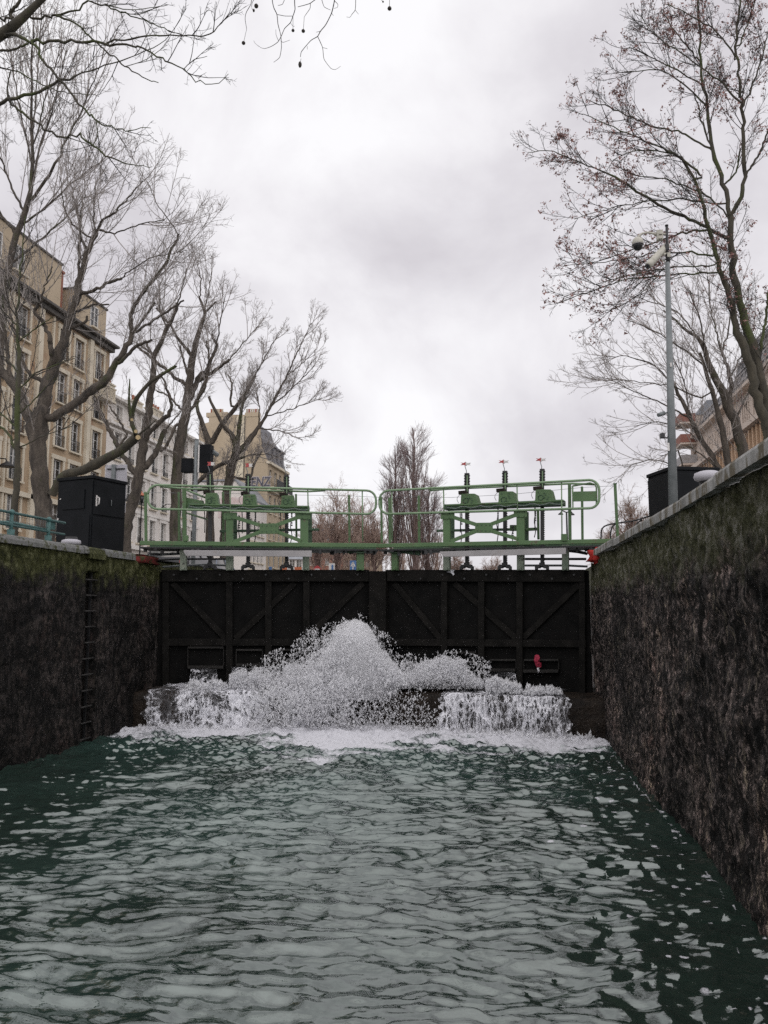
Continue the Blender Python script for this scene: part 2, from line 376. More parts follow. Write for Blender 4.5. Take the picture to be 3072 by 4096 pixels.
# drifting flecks along the right wall
rw = np.interp(YY, [0, 7.7, 8.8, 10.6, 13, 15.1], [1.60, 1.59, 1.565, 1.505, 1.45, 1.37])
dr = rw-XX
edge = np.clip(1-np.abs(dr-.03-.02*vnoise(XX, YY*5, 0, 70))/.028, 0, 1)*.62*(fbm(XX*0, YY*2.2, 0, 3, 78) > .42)
foam = np.maximum(foam, edge)
rs = np.random.default_rng(8)
for i in range(120):                                   # drifting blobs of foam, most of them near the right wall
    cy_ = rs.uniform(4.0, 12.6); big = False
    cx_ = np.interp(cy_, [7.7, 10.6, 13], [1.59, 1.505, 1.45])-abs(rs.normal(.1, .5)) if i < 120 else rs.uniform(-6.9, .5)
    ra, rb = (rs.uniform(.06, .13), rs.uniform(.04, .08)) if big else (rs.uniform(.010, .042), rs.uniform(.010, .030))
    jx = np.abs(xs-cx_) < ra*2; jy = np.abs(ys-cy_) < rb*2
    if not jx.any() or not jy.any(): continue
    ix, iy = np.where(jx)[0], np.where(jy)[0]; sl = np.ix_(iy, ix)
    q = ((XX[sl]-cx_)/ra)**2+((YY[sl]-cy_)/rb)**2 + (vnoise(XX[sl]*25, YY[sl]*25, 0, i)-.5)*1.1
    foam[sl] = np.maximum(foam[sl], np.clip(1.35-q*.62, 0, 1)*.58)
aer = np.clip(1.25-dist/np.maximum(reach*3.2, 1.2), 0, 1)*np.clip(fbm(XX*.8, YY*.9, 0, 3, 55)*1.8-.35, 0, 1)
turb = np.clip(1.3-dist/np.maximum(reach*1.5, .5), 0, 1)
ZZ = ZZ + turb*(.02+.20*(fbm(XX*5, YY*5, 0, 5, 61, .6)-.42))
V = np.stack([XX, YY, ZZ], -1).reshape(-1, 3); ny, nx = XX.shape
I = np.arange(ny*nx).reshape(ny, nx)
F = np.stack([I[:-1, :-1], I[:-1, 1:], I[1:, 1:], I[1:, :-1]], -1).reshape(-1, 4)
wo = mesh_np('water', V, [F], M['water']); tag(wo, kind='structure')
for nm, arr in (('foam', foam), ('aerated', aer)):
    a = wo.data.attributes.new(nm, 'FLOAT', 'POINT'); a.data.foreach_set('value', arr.astype(np.float32).ravel())
b = MB(); b.add([(-7.3, -40, 0), (2.1, -40, 0), (2.1, -6, 0), (-7.3, -6, 0)], [(0, 1, 2, 3)])
tag(b.build('water', M['water']), kind='structure')
b = MB(); b.add([(-7.4, -40, -2), (2.2, -40, -2), (2.2, 15.9, -2), (-7.4, 15.9, -2)], [(0, 1, 2, 3)])

# --- lock walls
def lock_wall(name, label, path, side, mat, cmat, recess=None, cop_h=.17, amp=.05, seed=0):
    """path: list of (x,y) of the face; side = +1 right wall (faces -x), -1 left wall"""
    root = thing(name, label, 'wall', (path[0][0], path[0][1], 0))
    P = np.array(path); ln = np.concatenate([[0], np.cumsum(np.hypot(*np.diff(P, axis=0).T))])
    uu = np.arange(0, ln[-1]+.02, .03); uu[-1] = ln[-1]
    zz = np.arange(-.4, QZ-cop_h+.001, .03); zz[-1] = QZ-cop_h
    px_ = np.interp(uu, ln, P[:, 0]); py_ = np.interp(uu, ln, P[:, 1])
    U, Z = np.meshgrid(uu, zz); X = np.interp(U, ln, P[:, 0]); Y = np.interp(U, ln, P[:, 1])
    d = (fbm(Y*1.2, Z*1.6, 0, 5, seed)-.5)*2*amp + np.abs(fbm(Y*4.2, Z*2.6, 0, 5, seed+3, .62)-.5)*-2.2*amp
    # roughly coursed blocks with eroded joints
    row = np.floor(Z/.36); jz = np.abs(Z/.36-np.round(Z/.36))*.36; jy = np.abs((Y+row*.37)/.72-np.round((Y+row*.37)/.72))*.72
    d -= .014*np.exp(-(np.minimum(jz, jy)/.022)**2)*(fbm(Y, Z, 3, 2, seed+8) > .42)
    d -= .03
    if recess:
        d = np.where((Y > recess[0]) & (Y < recess[1]) & (Z < QZ-.42), -.24, d)
    V = np.stack([X - side*d, Y, Z], -1).reshape(-1, 3); n2, n1 = X.shape
    I = np.arange(n2*n1).reshape(n2, n1)
    F = np.stack([I[:-1, :-1], I[:-1, 1:], I[1:, 1:], I[1:, :-1]], -1).reshape(-1, 4)
    if side > 0: F = F[:, ::-1]
    o = mesh_np('masonry', V, [F], mat); o.parent = root; o.matrix_parent_inverse = world_of(root).inverted()
    return root
left_path = [(LW, -5), (LW, 14.95)]
right_path = [(1.60, -5), (1.60, 0), (1.59, 7.7), (1.565, 8.8), (1.505, 10.6), (1.45, 13.0), (1.37, 15.0)]
LADY = 0.5*(at_x(359, 2400, LW)[1]+at_x(395, 2400, LW)[1])
lwall = lock_wall('lock_wall', 'dark wet stone lock wall with moss, a ladder slot and a mossy rounded top', left_path, -1, M['wall_l'], M['coping_moss'], (LADY-.2, LADY+.2), .13, .04, 3)
rwall = lock_wall('lock_wall', 'tall rugged lock wall streaked with lime and rust, pale stone coping', right_path, 1, M['wall_r'], M['coping'], None, .12, .085, 9)
def coping_run(root, path, side, h, over, dep, mat, name='coping', seg=1.35, rnd=.03, amp=.006):
    P = np.array(path); ln = np.concatenate([[0], np.cumsum(np.hypot(*np.diff(P, axis=0).T))])
    mb = MB(); s0 = 0.; r = random.Random(7)
    while s0 < ln[-1]-.05:
        s1 = min(s0+seg*(.85+.3*r.random()), ln[-1]); j = r.uniform(-amp, amp)
        def pt(s): return np.array([np.interp(s, ln, P[:, 0]), np.interp(s, ln, P[:, 1])])
        a, b_ = pt(s0+.006), pt(s1-.006)
        prof = [(-over-j, 0), (-over-j, h-rnd), (-over-j+rnd*.35, h-rnd*.3), (-over-j+rnd, h), (dep, h), (dep, 0)]
        vs = [(q[0]+side*o_, q[1], QZ-h+z+j*.4) for q in (a, b_) for o_, z in prof]; n = len(prof)
        mb.add(vs, [tuple(range(n)), tuple(range(2*n-1, n-1, -1))]+[(i, n+i, n+(i+1) % n, (i+1) % n) for i in range(n)])
        s0 = s1
    return mb.build(name, mat, root)
coping_run(lwall, [(LW, -5), (LW, LADY-.25)], -1, .13, .01, .55, M['coping_moss'], rnd=.07, amp=.012)
coping_run(lwall, [(LW, LADY-.25), (LW, LADY+.3)], -1, .2, .03, .55, M['wall_l'], rnd=.12)
yr0 = at_x(545, 2215, LW)[1]
coping_run(lwall, [(LW, LADY+.3), (LW, yr0)], -1, .13, .01, .55, M['coping_moss'], rnd=.05, amp=.012)
coping_run(rwall, right_path[:-1]+[(1.40, 14.2)], 1, .12, .03, .55, M['coping'], rnd=.035, amp=.012)
def lumpy(name, c, size, mat, root, seed, amp=.06, label=None, rz=0.):
    bm = bmesh.new(); bmesh.ops.create_cube(bm, size=1.); bmesh.ops.bevel(bm, geom=bm.edges[:], offset=.18, segments=3, affect='EDGES')
    bmesh.ops.subdivide_edges(bm, edges=bm.edges[:], cuts=3, use_grid_fill=True)
    me = bpy.data.meshes.new(name); R = Matrix.Rotation(rz, 3, 'Z')
    for v in bm.verts:
        q = v.co; k = 1+amp*4*(float(fbm(q.x*3+seed, q.y*3, q.z*3, 3, seed))-.5)
        v.co = R @ Vector((q.x*size[0]*k, q.y*size[1]*k, q.z*size[2]*k)) + Vector([float(t) for t in c])
    for f in bm.faces: f.smooth = True
    bm.to_mesh(me); bm.free(); me.materials.append(mat)
    o = link(name, me, root)
    if root is not None: o.matrix_parent_inverse = world_of(root).inverted()
    if label: o['label'] = label
    return o
lumpy('corner_stone', (LW-.28, (yr0+15.0)/2, QZ-.1), (.66, 15.02-yr0, .20), M['red_stone'], lwall, 2, .12, label='rounded corner stone painted red')
a = at_x(2360, 2210, 1.40)
lumpy('corner_stone', (1.64, 14.62, QZ-.10), (.62, .85, .26), M['red_bright'], rwall, 5, .12, label='rounded corner stone painted red')
# wall ends round the gate recess, and the quay walls upstream
for root, x, side, mat in ((lwall, LW, -1, M['wall_l']), (rwall, 1.37, 1, M['wall_r'])):
    mb = MB(); mb.box((x+side*.95, 15.0+.02, (QZ-.2)/2), (1.9-.06, .06, QZ-.2-.01)); mb.box((x+side*.72, 15.8, (QZ-.05)/2), (.5, 1.5, QZ-.05))
    mb.box((x+side*.7, 40, QZ/2), (.5, 46.9, QZ-.02)); mb.build('return_wall', mat, root)
for root, x, side, mat in ((lwall, LW, -1, M['wall_l']), (rwall, 1.60, 1, M['wall_r'])):
    mb = MB(); mb.box((x+side*.3, -22.55, QZ/2-.2), (.6, 35.0, QZ+.38)); mb.build('masonry', mat, root)
# ladder in its slot
lad = thing('ladder', 'iron rung ladder set in the slot of the dark left lock wall', 'ladder', (LW, LADY, 0))
rails = MB()
for dy in (-.16, .16): rails.bar((LW-.17, LADY+dy, -.3), (LW-.17, LADY+dy, QZ-.4), .03, .04, (1, 0, 0))
rails.build('side_rail', M['black'], lad)
z = .12; M['rung'] = surf('worn_iron', (.02, .019, .018), (.055, .052, .05), 9., .7, spec=.2)
while z < QZ-.45:
    MB().tube([(LW-.12, LADY-.19, z), (LW-.06, LADY-.17, z), (LW-.06, LADY+.17, z), (LW-.12, LADY+.19, z)], .014, 6).build('rung', M['rung'], lad); z += .26
# stone sill under the gates
sl = thing('stone_sill', 'wet brown stone sill below the gates where the water drops', 'sill', (-2.7, 15, 0))
mb = MB(); fr = [(LW-.3, 14.12), (HL[0], 14.15), (AP[0], 15.0), (HR[0], 14.15), (HR[0]+.3, 14.12)]
bk = [(q[0], q[1]+1.4) for q in fr]
uu = np.linspace(LW-.2, 1.6, 230); zz = np.linspace(-.5, .70, 34); U, Z = np.meshgrid(uu, zz)
d = (fbm(U*2, Z*3, 0, 5, 44)-.5)*.13 + .04*np.clip((Z-.6)/.1, 0, 1); V = np.stack([U, sill_y(U)+d, Z], -1)
tops = np.stack([U[-1:], sill_y(U[-1:])+1.6, np.full_like(U[-1:], .78)], -1); V = np.concatenate([V, tops]); n2, n1 = V.shape[:2]
I = np.arange(n2*n1).reshape(n2, n1); F = np.stack([I[:-1, :-1], I[:-1, 1:], I[1:, 1:], I[1:, :-1]], -1).reshape(-1, 4)
o = mesh_np('sill_face', V.reshape(-1, 3), [F], M['stone_sill']); o.parent = sl; o.matrix_parent_inverse = world_of(sl).inverted()
# ================================================================== the two gate leaves
class Leaf:
    def __init__(s, h, name, label):
        s.h = np.array([*h, 0.]); a = np.array([*AP, 0.]); d = a-s.h; s.u = d/np.linalg.norm(d)
        n = np.array([s.u[1], -s.u[0], 0.]); s.n = n if n[1] < 0 else -n
        s.root = thing(name, label, 'lock gate', (h[0], h[1], .6), group='mitre gate leaves')
    def P(s, px, py, off=0.): return on_plane(px, py, s.h+s.n*off, s.n)
    def bar(s, mb, a, b, wpx, off=0., t=.08, ext=0.):
        p, q = s.P(*a, off), s.P(*b, off); return mb.bar(p, q, wpx*mpp((p+q)/2), t, s.n, ext)
    def tube(s, mb, pts, rpx, off=0., k=8):
        P = [s.P(x, y, off) for x, y in pts]; return mb.tube(P, rpx*mpp(P[0]), k)
    def one(s, name, a, b, wpx, off, t, mat, bevel=.008, parent=None, label=None):
        o = s.bar(MB(), a, b, wpx, off, t).build(name, mat, parent or s.root, bevel)
        if label: o['label'] = label
        return o
    def poly(s, mb, pts, off, t): return mb.prism([s.P(x, y, off) for x, y in pts], -s.n*t)
def rrect(x0, y0l, y0r, x1, y1l, y1r, r=40, k=5):
    """rounded rail loop: tops (x0,y0l)-(x1,y0r), bottoms (x0,y1l)-(x1,y1r) in pixels"""
    pts = []
    for (cx_, cy_, a0) in ((x0+r, y0l+r, 180), (x1-r, y0r+r, 270), (x1-r, y1r-r, 0), (x0+r, y1l-r, 90)):
        for i in range(k+1):
            a = math.radians(a0+90*i/k); pts.append((cx_+r*math.cos(a), cy_+r*math.sin(a)))
    return pts+[pts[0]]
LL = Leaf(HL, 'lock_gate', 'black lock gate leaf with green railing, hinged at the mossy left wall by the ladder')
LR = Leaf(HR, 'lock_gate', 'black lock gate leaf with green end plate, hinged at the streaked right wall')
def sheet(L, name, x0, x1, mat, off, t, z0, z1):
    a, b_ = L.P(x0, 2281, off), L.P(x1, 2281, off); mb = MB()
    mb.prism([(a[0], a[1], z0), (b_[0], b_[1], z0), (b_[0], b_[1], z1), (a[0], a[1], z1)], -L.n*t); return mb.build(name, mat, L.root)
# ---- dark body
for L, xa, xb in ((LL, 640, 1512), (LR, 2352, 1512)):
    zt = L.P((xa+xb)/2, 2290, 0)[2]
    sheet(L, 'gate_skin', xa, xb, M['gate'], 0., .12, .55, zt)
G = dict(
 L=dict(beam=((650, 2307), (1476, 2307)), mid=((650, 2569), (1478, 2569)), posts=((918, 2322, 2740), (1074, 2322, 2740), (1226, 2322, 2740)),
        br=(((690, 2332), (905, 2556)), ((1180, 2332), (940, 2556)), ((1452, 2332), (1236, 2540))), meet=1494, hinge=664),
 R=dict(beam=((2340, 2307), (1552, 2307)), mid=((2345, 2575), (1552, 2569)), posts=((1779, 2322, 2740), (1927, 2322, 2740), (2080, 2322, 2752)),
        br=(((1578, 2332), (1764, 2556)), ((1818, 2332), (2072, 2560)), ((2322, 2332), (2094, 2552))), meet=1532, hinge=2330))
for L, k in ((LL, 'L'), (LR, 'R')):
    g = G[k]
    L.one('top_beam', *g['beam'], 40, .06, .14, M['gate_beam'], .012)
    mb = MB(); p, q = L.P(g['beam'][0][0], 2285, 0), L.P(g['beam'][1][0], 2285, 0)
    mb.bar(p-L.n*.16, q-L.n*.16, .55, .05, (0, 0, 1)); L_ = mb.build('cap_plank', M['gate_beam'], L.root)
    L.one('mid_rail', *g['mid'], 28, .045, .10, M['gate_beam'])
    for x, y0, y1 in g['posts']: L.one('gate_post', (x, y0), (x, y1), 26, .055, .11, M['gate_beam'])
    for a, b_ in g['br']: L.one('brace', a, b_, 24, .03, .06, M['gate_beam'])
    L.one('meeting_post', (g['meet'], 2285), (g['meet'], 2790), 38, .07, .18, M['gate_beam'], .015)
    L.one('hinge_post', (g['hinge'], 2285), (g['hinge'], 2790), 26, .04, .12, M['gate_beam'], .015)
    # bolt heads on the top beam
    x0, x1 = sorted((g['beam'][0][0], g['beam'][1][0]))
    for i in range(9):
        c = L.P(x0+(x1-x0)*(i+.5)/9, 2299+(i % 2)*16, .135); MB().tube([c, c+L.n*.02], .02, 8).build('bolt', M['black'], L.root)
M['wet'] = surf('wet_timber', (.008, .0075, .007), (.022, .020, .018), 6., .5, spec=.2)
for L, cells in ((LL, ((752, 895, 2590, 2668), (945, 1050, 2600, 2660), (1095, 1205, 2600, 2650))), (LR, ((1960, 2065, 2640, 2680), (2096, 2236, 2640, 2684), (1800, 1905, 2610, 2650)))):
    for x0, x1, y0, y1 in cells:       # sluice openings with their frames
        mb = MB(); L.bar(mb, (x0, y0), (x1, y0), 8, .05, .08); L.bar(mb, (x0, y1), (x1, y1), 12, .08, .16)
        L.bar(mb, (x0, y0), (x0, y1), 5, .03, .06); L.bar(mb, (x1, y0), (x1, y1), 5, .03, .06)
        mb.build('sluice_frame', M['wet'], L.root, .006)
# ---- walkway
OFF = .45
for L, a, b_ in ((LL, (560, 2172), (1513, 2182)), (LR, (1513, 2183), (2450, 2164))):
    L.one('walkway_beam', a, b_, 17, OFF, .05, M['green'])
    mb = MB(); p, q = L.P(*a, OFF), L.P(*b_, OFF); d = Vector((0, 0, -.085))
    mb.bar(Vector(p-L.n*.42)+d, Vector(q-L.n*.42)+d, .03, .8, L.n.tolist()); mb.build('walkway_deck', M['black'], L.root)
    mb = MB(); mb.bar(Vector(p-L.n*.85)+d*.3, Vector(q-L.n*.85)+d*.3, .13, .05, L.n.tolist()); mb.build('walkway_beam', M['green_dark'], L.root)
    r = random.Random(3); n = 26                     # ragged brackets and cables under the deck
    for i in range(n):
        t = (i+r.random())/n; c = Vector(p*(1-t)+q*t-L.n*r.uniform(.02, .5))+d*1.1; h = r.uniform(.03, .10)
        MB().box(c-Vector((0, 0, h/2)), (r.uniform(.03, .08), .05, h)).build('deck_bracket', M['black'], L.root)
# guard rail loops
for L, loop, st in ((LL, rrect(592, 1940, 1962, 1504, 2036, 2056, 38), ((920, 1950, 2045), (1231, 1957, 2050), (1449, 1963, 2165))),
                    (LR, rrect(1517, 1962, 1920, 2397, 2056, 2033, 40), ((1567, 1963, 2165), (1774, 1953, 2050), (2068, 1940, 2045), (2246, 1930, 2150)))):
    mb = MB(); L.tube(mb, loop, 4.6, OFF+.02); rl = mb.build('guard_rail', M['green_pale'], L.root)
    for x, y0, y1 in st:
        mb = MB(); L.tube(mb, ((x, y0), (x+2, y1)), 2.6, OFF); mb.build('stanchion', M['green_pale'], L.root)
# inner rail running behind the first
mb = MB(); P = [LL.P(640, 1946, .4), LL.P(740, 1955, .0), LL.P(1232, 1966, .0), LL.P(1300, 1962, .4)]; mb.tube(P, .02, 8)
mb.tube([LL.P(745, 1960, 0), LL.P(820, 1990, .1)], .02, 8); mb.tube([LL.P(740, 2050, .1), LL.P(830, 2078, .1)], .018, 8); mb.build('inner_rail', M['green_pale'], LL.root)
mb = MB(); P = [LR.P(1720, 1962, .4), LR.P(1790, 1956, .0), LR.P(2290, 1934, .0), LR.P(2380, 1938, .35)]; mb.tube(P, .02, 8); mb.build('inner_rail', M['green_pale'], LR.root)
# upright posts of the walkway (far side and ends)
for L, ps in ((LL, ((582, 1968, 2164, 11, .40), (715, 1968, 2164, 8, -.30), (737, 1952, 2180, 16, .2), (892, 1968, 2164, 9, -.35), (1184, 1976, 2164, 8, -.35), (1396, 1980, 2170, 9, -.35), (1525, 1988, 2172, 9, -.30))),
              (LR, ((1558, 1990, 2172, 9, -.35), (1675, 1982, 2172, 9, -.35), (2152, 2034, 2158, 9, -.35), (2278, 1938, 2158, 12, .2), (2328, 1946, 2158, 9, -.35)))):
    for x, y0, y1, wd, off in ps: L.one('guard_post', (x, y0), (x+2, y1), wd, off, .05, M['green'])
for L, pts in ((LL, ((582, 1970), (715, 1972), (892, 1972), (1184, 1980), (1396, 1983), (1525, 1990))), (LR, ((1558, 1990), (1675, 1987), (1800, 1990), (2040, 1978), (2328, 1950), (2440, 1944)))):
    mb = MB(); L.tube(mb, pts, .7, -.33, 4); mb.build('wire', M['steel'], L.root)
# X frame
for L, xa, xb, cx0, cx1, yt, yb_, lean in ((LL, 919, 1217, 1038, 1114, 2050, 2180, 0), (LR, 1788, 2083, 1900, 1970, 2048, 2178, -6)):
    L.one('frame_post', (xa, yt), (xa, yb_), 29, .38, .08, M['green']); L.one('frame_post', (xb, yt+lean), (xb, yb_+lean), 32, .38, .08, M['green'])
    mb = MB(); L.bar(mb, (xa-25, yt+16), (xa+28, yt+14), 26, .43, .02); L.bar(mb, (xb-28, yt+14+lean), (xb+25, yt+14+lean), 26, .43, .02)
    cy0, cy1 = 2094+lean*.5, 2135+lean*.5
    L.poly(mb, ((cx0, cy0), (cx1, cy0-1), (cx1, cy1), (cx0, cy1)), .45, .03)
    for a, b_ in (((cx0+6, cy0+8), (xa+10, yt+16)), ((cx0+6, cy1-8), (xa+14, yb_-12)), ((cx1-6, cy0+6), (xb-10, yt+14+lean)), ((cx1-6, cy1-8), (xb-12, yb_-16+lean))):
        L.bar(mb, a, b_, 15, .425, .025)
    mb.build('cross_brace', M['green'], L.root, .004)
    mb = MB()                                             # rivets
    for i in range(4):
        for yy in (cy0+9, cy1-9):
            c = L.P(cx0+10+(cx1-cx0-20)*i/3, yy, .45); mb.tube([c, c+L.n*.012], .011, 6)
    for xx in (xa-14, xa+8, xb-8, xb+14):
        for yy in (yt+8, yt+22):
            c = L.P(xx, yy+(lean if xx > (xa+xb)/2 else 0), .44); mb.tube([c, c+L.n*.012], .011, 6)
    mb.build('rivet', M['green_dark'], L.root)
    # second, hidden frame on the far side
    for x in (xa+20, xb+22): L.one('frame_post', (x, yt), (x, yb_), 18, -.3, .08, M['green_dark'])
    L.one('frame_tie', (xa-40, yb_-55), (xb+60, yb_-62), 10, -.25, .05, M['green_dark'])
# gear beam, gear boxes, racks
M['indicator_stick'] = M['steel']
for L, a, b_, gears, taper in ((LL, (757, 2027), (1238, 2037), ((844, 1971, 2026, 22, 30), (996, 1977, 2029, 24, 30), (1150, 1981, 2029, 24, 30)), 0),
                               (LR, (1783, 2031), (2258, 2012), ((1871, 1974, 2025, 27, 40), (2023, 1965, 2020, 28, 40), (2172, 1957, 2012, 30, 42)), 1)):
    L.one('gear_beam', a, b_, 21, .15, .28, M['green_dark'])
    L.one('gear_beam_edge', (a[0], a[1]-9), (b_[0], b_[1]-9), 5, .31, .03, M['green'])
    mb = MB(); r = random.Random(6)
    pts = [(a[0]+(b_[0]-a[0])*i/24, a[1]+(b_[1]-a[1])*i/24-3+9*math.sin(i*.9)**2) for i in range(25)]
    L.tube(mb, pts, 1.5, .34, 5); mb.build('cable', M['steel'], L.root)
    for i, (x, y0, y1, wt, wb) in enumerate(gears):
        gx = empty('paddle_gear', L.P(x, y1, .15))
        gx.parent = L.root; gx.matrix_parent_inverse = world_of(L.root).inverted()
        c0 = L.P(x, y1, .15)
        mb = MB()
        sh = 2 if taper else 8
        L.poly(mb, ((x-wb-sh, y1+4), (x+wb+sh, y1+4), (x+wb, y1-12), (x+wt+1, y0), (x-wt, y0), (x-wt-2, y1-14)), .30, .3)
        mb.build('housing', M['green'], gx, .01)
        mb = MB(); rr = random.Random(i)
        for q in range(9):
            c = L.P(x-wt*.7+rr.random()*wt*1.5, y0+8+rr.random()*(y1-y0-12), .30); mb.tube([c, c+L.n*.015], .013, 6)
        if L is LL or True:
            cc = L.P(x-wt*.3, y1-22, .305); R_ = 10*mpp(cc)
            mb.tube([cc+np.array([0, 0, R_*math.sin(t)])+L.u*R_*math.cos(t) for t in np.linspace(0, 6.2832, 17)], .008, 5)
        mb.build('bolt', M['green_dark'], gx)
        mb = MB(); L.bar(mb, (x-wt-8, y0-2), (x-4, y0-5), 14, .25, .1); mb.build('control_box', M['stone_sill'], gx, .005)
        xr = x-4 if not taper else x-3
        mb = MB(); L.bar(mb, (xr, y0-70), (xr, 2270), 13, .10, .06)
        for q in range(26):
            yy = 2045+q*8.5; L.bar(mb, (xr+7, yy), (xr+9, yy), 4, .10, .05)
        mb.build('rack', M['black'], gx)
        mb = MB(); yt, yb2 = y0-78, y0-22
        for q in range(11):
            t = q/10; yy = yt+(yb2-yt)*t; p = L.P(xr, yy, .10); p2 = L.P(xr, yy+3.4, .10); mb.tube([p, p2], (12.5 if q % 2 else 10.5)*mpp(p), 10)
        L.bar(mb, (xr, yt-3), (xr, yb2+3), 17, .10, .07); mb.build('bellows', M['rubber'], gx)
        mb = MB(); L.bar(mb, (xr+1, yt+5), (xr+1, y0-6), 4, .18, .02); mb.build('guide_strip', M['green_pale'], gx)
        # indicator: crooked stalk with a red and white dart
        iy = yt-40 if taper else yt-38
        mb = MB(); L.tube(mb, ((xr-3, yt), (xr-2, yt-12), (xr-8, iy+8), (xr-6, iy)), 1.6, .12, 5); mb.build('stalk', M['steel'], gx)
        if taper:
            hx = xr-6; mb = MB()
            L.poly(mb, ((hx-20, iy-6), (hx-8, iy-4), (hx, iy-9), (hx, iy+7), (hx-8, iy+3), (hx-20, iy+4), (hx-12, iy-1)), .13, .03); mb.build('indicator_tail', M['red'], gx)
            mb = MB(); L.poly(mb, ((hx+.5, iy-9), (hx+6, iy-4), (hx+20, iy-5), (hx+13, iy-1), (hx+20, iy+4), (hx+6, iy+3), (hx+.5, iy+7)), .13, .03); mb.build('indicator_head', M['white'], gx)
        else:
            hx = xr+4; mb = MB(); w_ = 8 if i == 2 else 16
            L.poly(mb, ((hx-w_, iy-7), (hx-1, iy-8), (hx-1, iy+7), (hx-w_, iy+7), (hx-w_+6, iy)), .13, .03); mb.build('indicator_tail', M['red'] if i < 2 else M['board'], gx)
            mb = MB(); L.poly(mb, ((hx-.5, iy-7), (hx+15, iy-6), (hx+11, iy), (hx+15, iy+6), (hx-.5, iy+7)), .13, .03); mb.build('indicator_head', M['white'], gx)
        mb = MB()                                         # clevis where the rack meets the gate
        for dx, dy, s_ in ((-14, 2266, 16), (14, 2266, 16), (0, 2258, 20), (-22, 2272, 10), (22, 2272, 10)):
            c = L.P(x+dx-4, dy, .12); mb.box(c, (s_*mpp(c), .1, 15*mpp(c)), math.atan2(L.u[1], L.u[0]))
        mb.build('clevis', M['black'], gx, .01)
        mb = MB()
        wx = x-wt-6
        L.tube(mb, [(wx, y0+6), (wx-9, y0+16), (wx-10, y0+26), (wx-4, y0+38)], 1., .33, 5); L.tube(mb, [(wx+2, y1+20), (wx+4, y1+60), (wx+3, y1+105)], 2., .2, 5); mb.build('hose', M['black'], gx)
        if 'label' in gx.keys(): del gx['label']
# links hanging in the frame
for L, ps in ((LL, ((1020, 2045, 2170), (1165, 2050, 2170), (955, 2060, 2175))), (LR, ((1845, 2045, 2175), (1990, 2030, 2170), (2140, 2030, 2150), (2050, 2100, 2200)))):
    for x, y0, y1 in ps:
        mb = MB()
        L.tube(mb, [(x+3*math.sin(q*1.3), y0+(y1-y0)*q/8) for q in range(9)], 2.0, .2, 5)
        for q in range(6): c = L.P(x+2, y0+6+q*9, .2); mb.box(c, (.028, .028, .025))
        mb.build('chain', M['black'], L.root)
LR.one('side_arm', (2105, 2118), (2150, 2116), 12, -.1, .06, M['green']); LR.one('side_arm', (2040, 2112), (2066, 2112), 24, -.1, .06, M['green'])
mb = MB(); LL.poly(mb, ((745, 1990), (815, 2004), (815, 2024), (765, 2026), (742, 2034)), .1, .04); mb.build('gusset_plate', M['green'], LL.root)
mb = MB(); LL.bar(mb, (745, 2145), (745, 2165), 16, .47, .06); LR.bar(mb, (2254, 2136), (2254, 2162), 22, .47, .06)
LL.bar(MB(), (745, 2142), (745, 2164), 18, .48, .05).build('post_socket', M['green'], LL.root, .004)
LR.bar(MB(), (2257, 2136), (2257, 2164), 24, .48, .05).build('post_socket', M['green'], LR.root, .004)
mb = MB(); LR.poly(mb, ((2294, 1966), (2388, 1964), (2388, 2004), (2292, 2006)), .44, .02); mb.build('end_plate', M['green'], LR.root, .004)
mb = MB(); LR.tube(mb, ((2290, 1944), (2360, 1932), (2380, 1938), (2386, 1950), (2386, 2022), (2376, 2030), (2292, 2034), (2290, 1944)), 3.6, .40); mb.build('end_rail', M['green_pale'], LR.root)
# grey boards
mb = MB(); LL.poly(mb, ((737, 2200), (1247, 2202), (1247, 2227), (750, 2223)), .56, .04); LL.poly(mb, ((737, 2200), (750, 2223), (743, 2222), (733, 2204)), .60, .07); mb.build('fender_board', M['board'], LL.root, .004)
mb = MB(); LR.poly(mb, ((1762, 2206), (2263, 2191), (2263, 2216), (1780, 2227)), .56, .04); LR.poly(mb, ((1758, 2208), (1762, 2206), (1782, 2227), (1776, 2226)), .60, .06); mb.build('fender_board', M['board'], LR.root, .004)
# legs
for L, legs in ((LL, ((734, 2195, 26, 'green_concrete'), (919, 2185, 29, 'green_concrete'), (1224, 2190, 26, 'green_concrete'), (1441, 2192, 30, 'green'))), (LR, ((1581, 2195, 26, 'green'), (1788, 2190, 27, 'green_concrete'), (2083, 2185, 28, 'green_concrete'), (2262, 2180, 26, 'green_concrete')))):
    for x, y0, wd, mt in legs:
        mb = MB(); L.bar(mb, (x, y0), (x, 2282), wd, .22, .10); L.bar(mb, (x-6, 2275), (x+6, 2275), 10, .24, .16); mb.build('support_leg', M[mt], L.root, .006)
mb = MB(); LL.bar(mb, (1388, 2204), (1440, 2196), 20, .1, .1); LL.bar(mb, (1425, 2211), (1458, 2211), 6, .24, .2); mb.build('bracket_arm', M['green_dark'], LL.root, .004)
mb = MB(); LR.poly(mb, ((1595, 2196), (1678, 2202), (1678, 2222), (1600, 2212)), .2, .08); LR.bar(mb, (1566, 2211), (1600, 2211), 6, .24, .2); mb.build('bracket_arm', M['green_dark'], LR.root, .004)
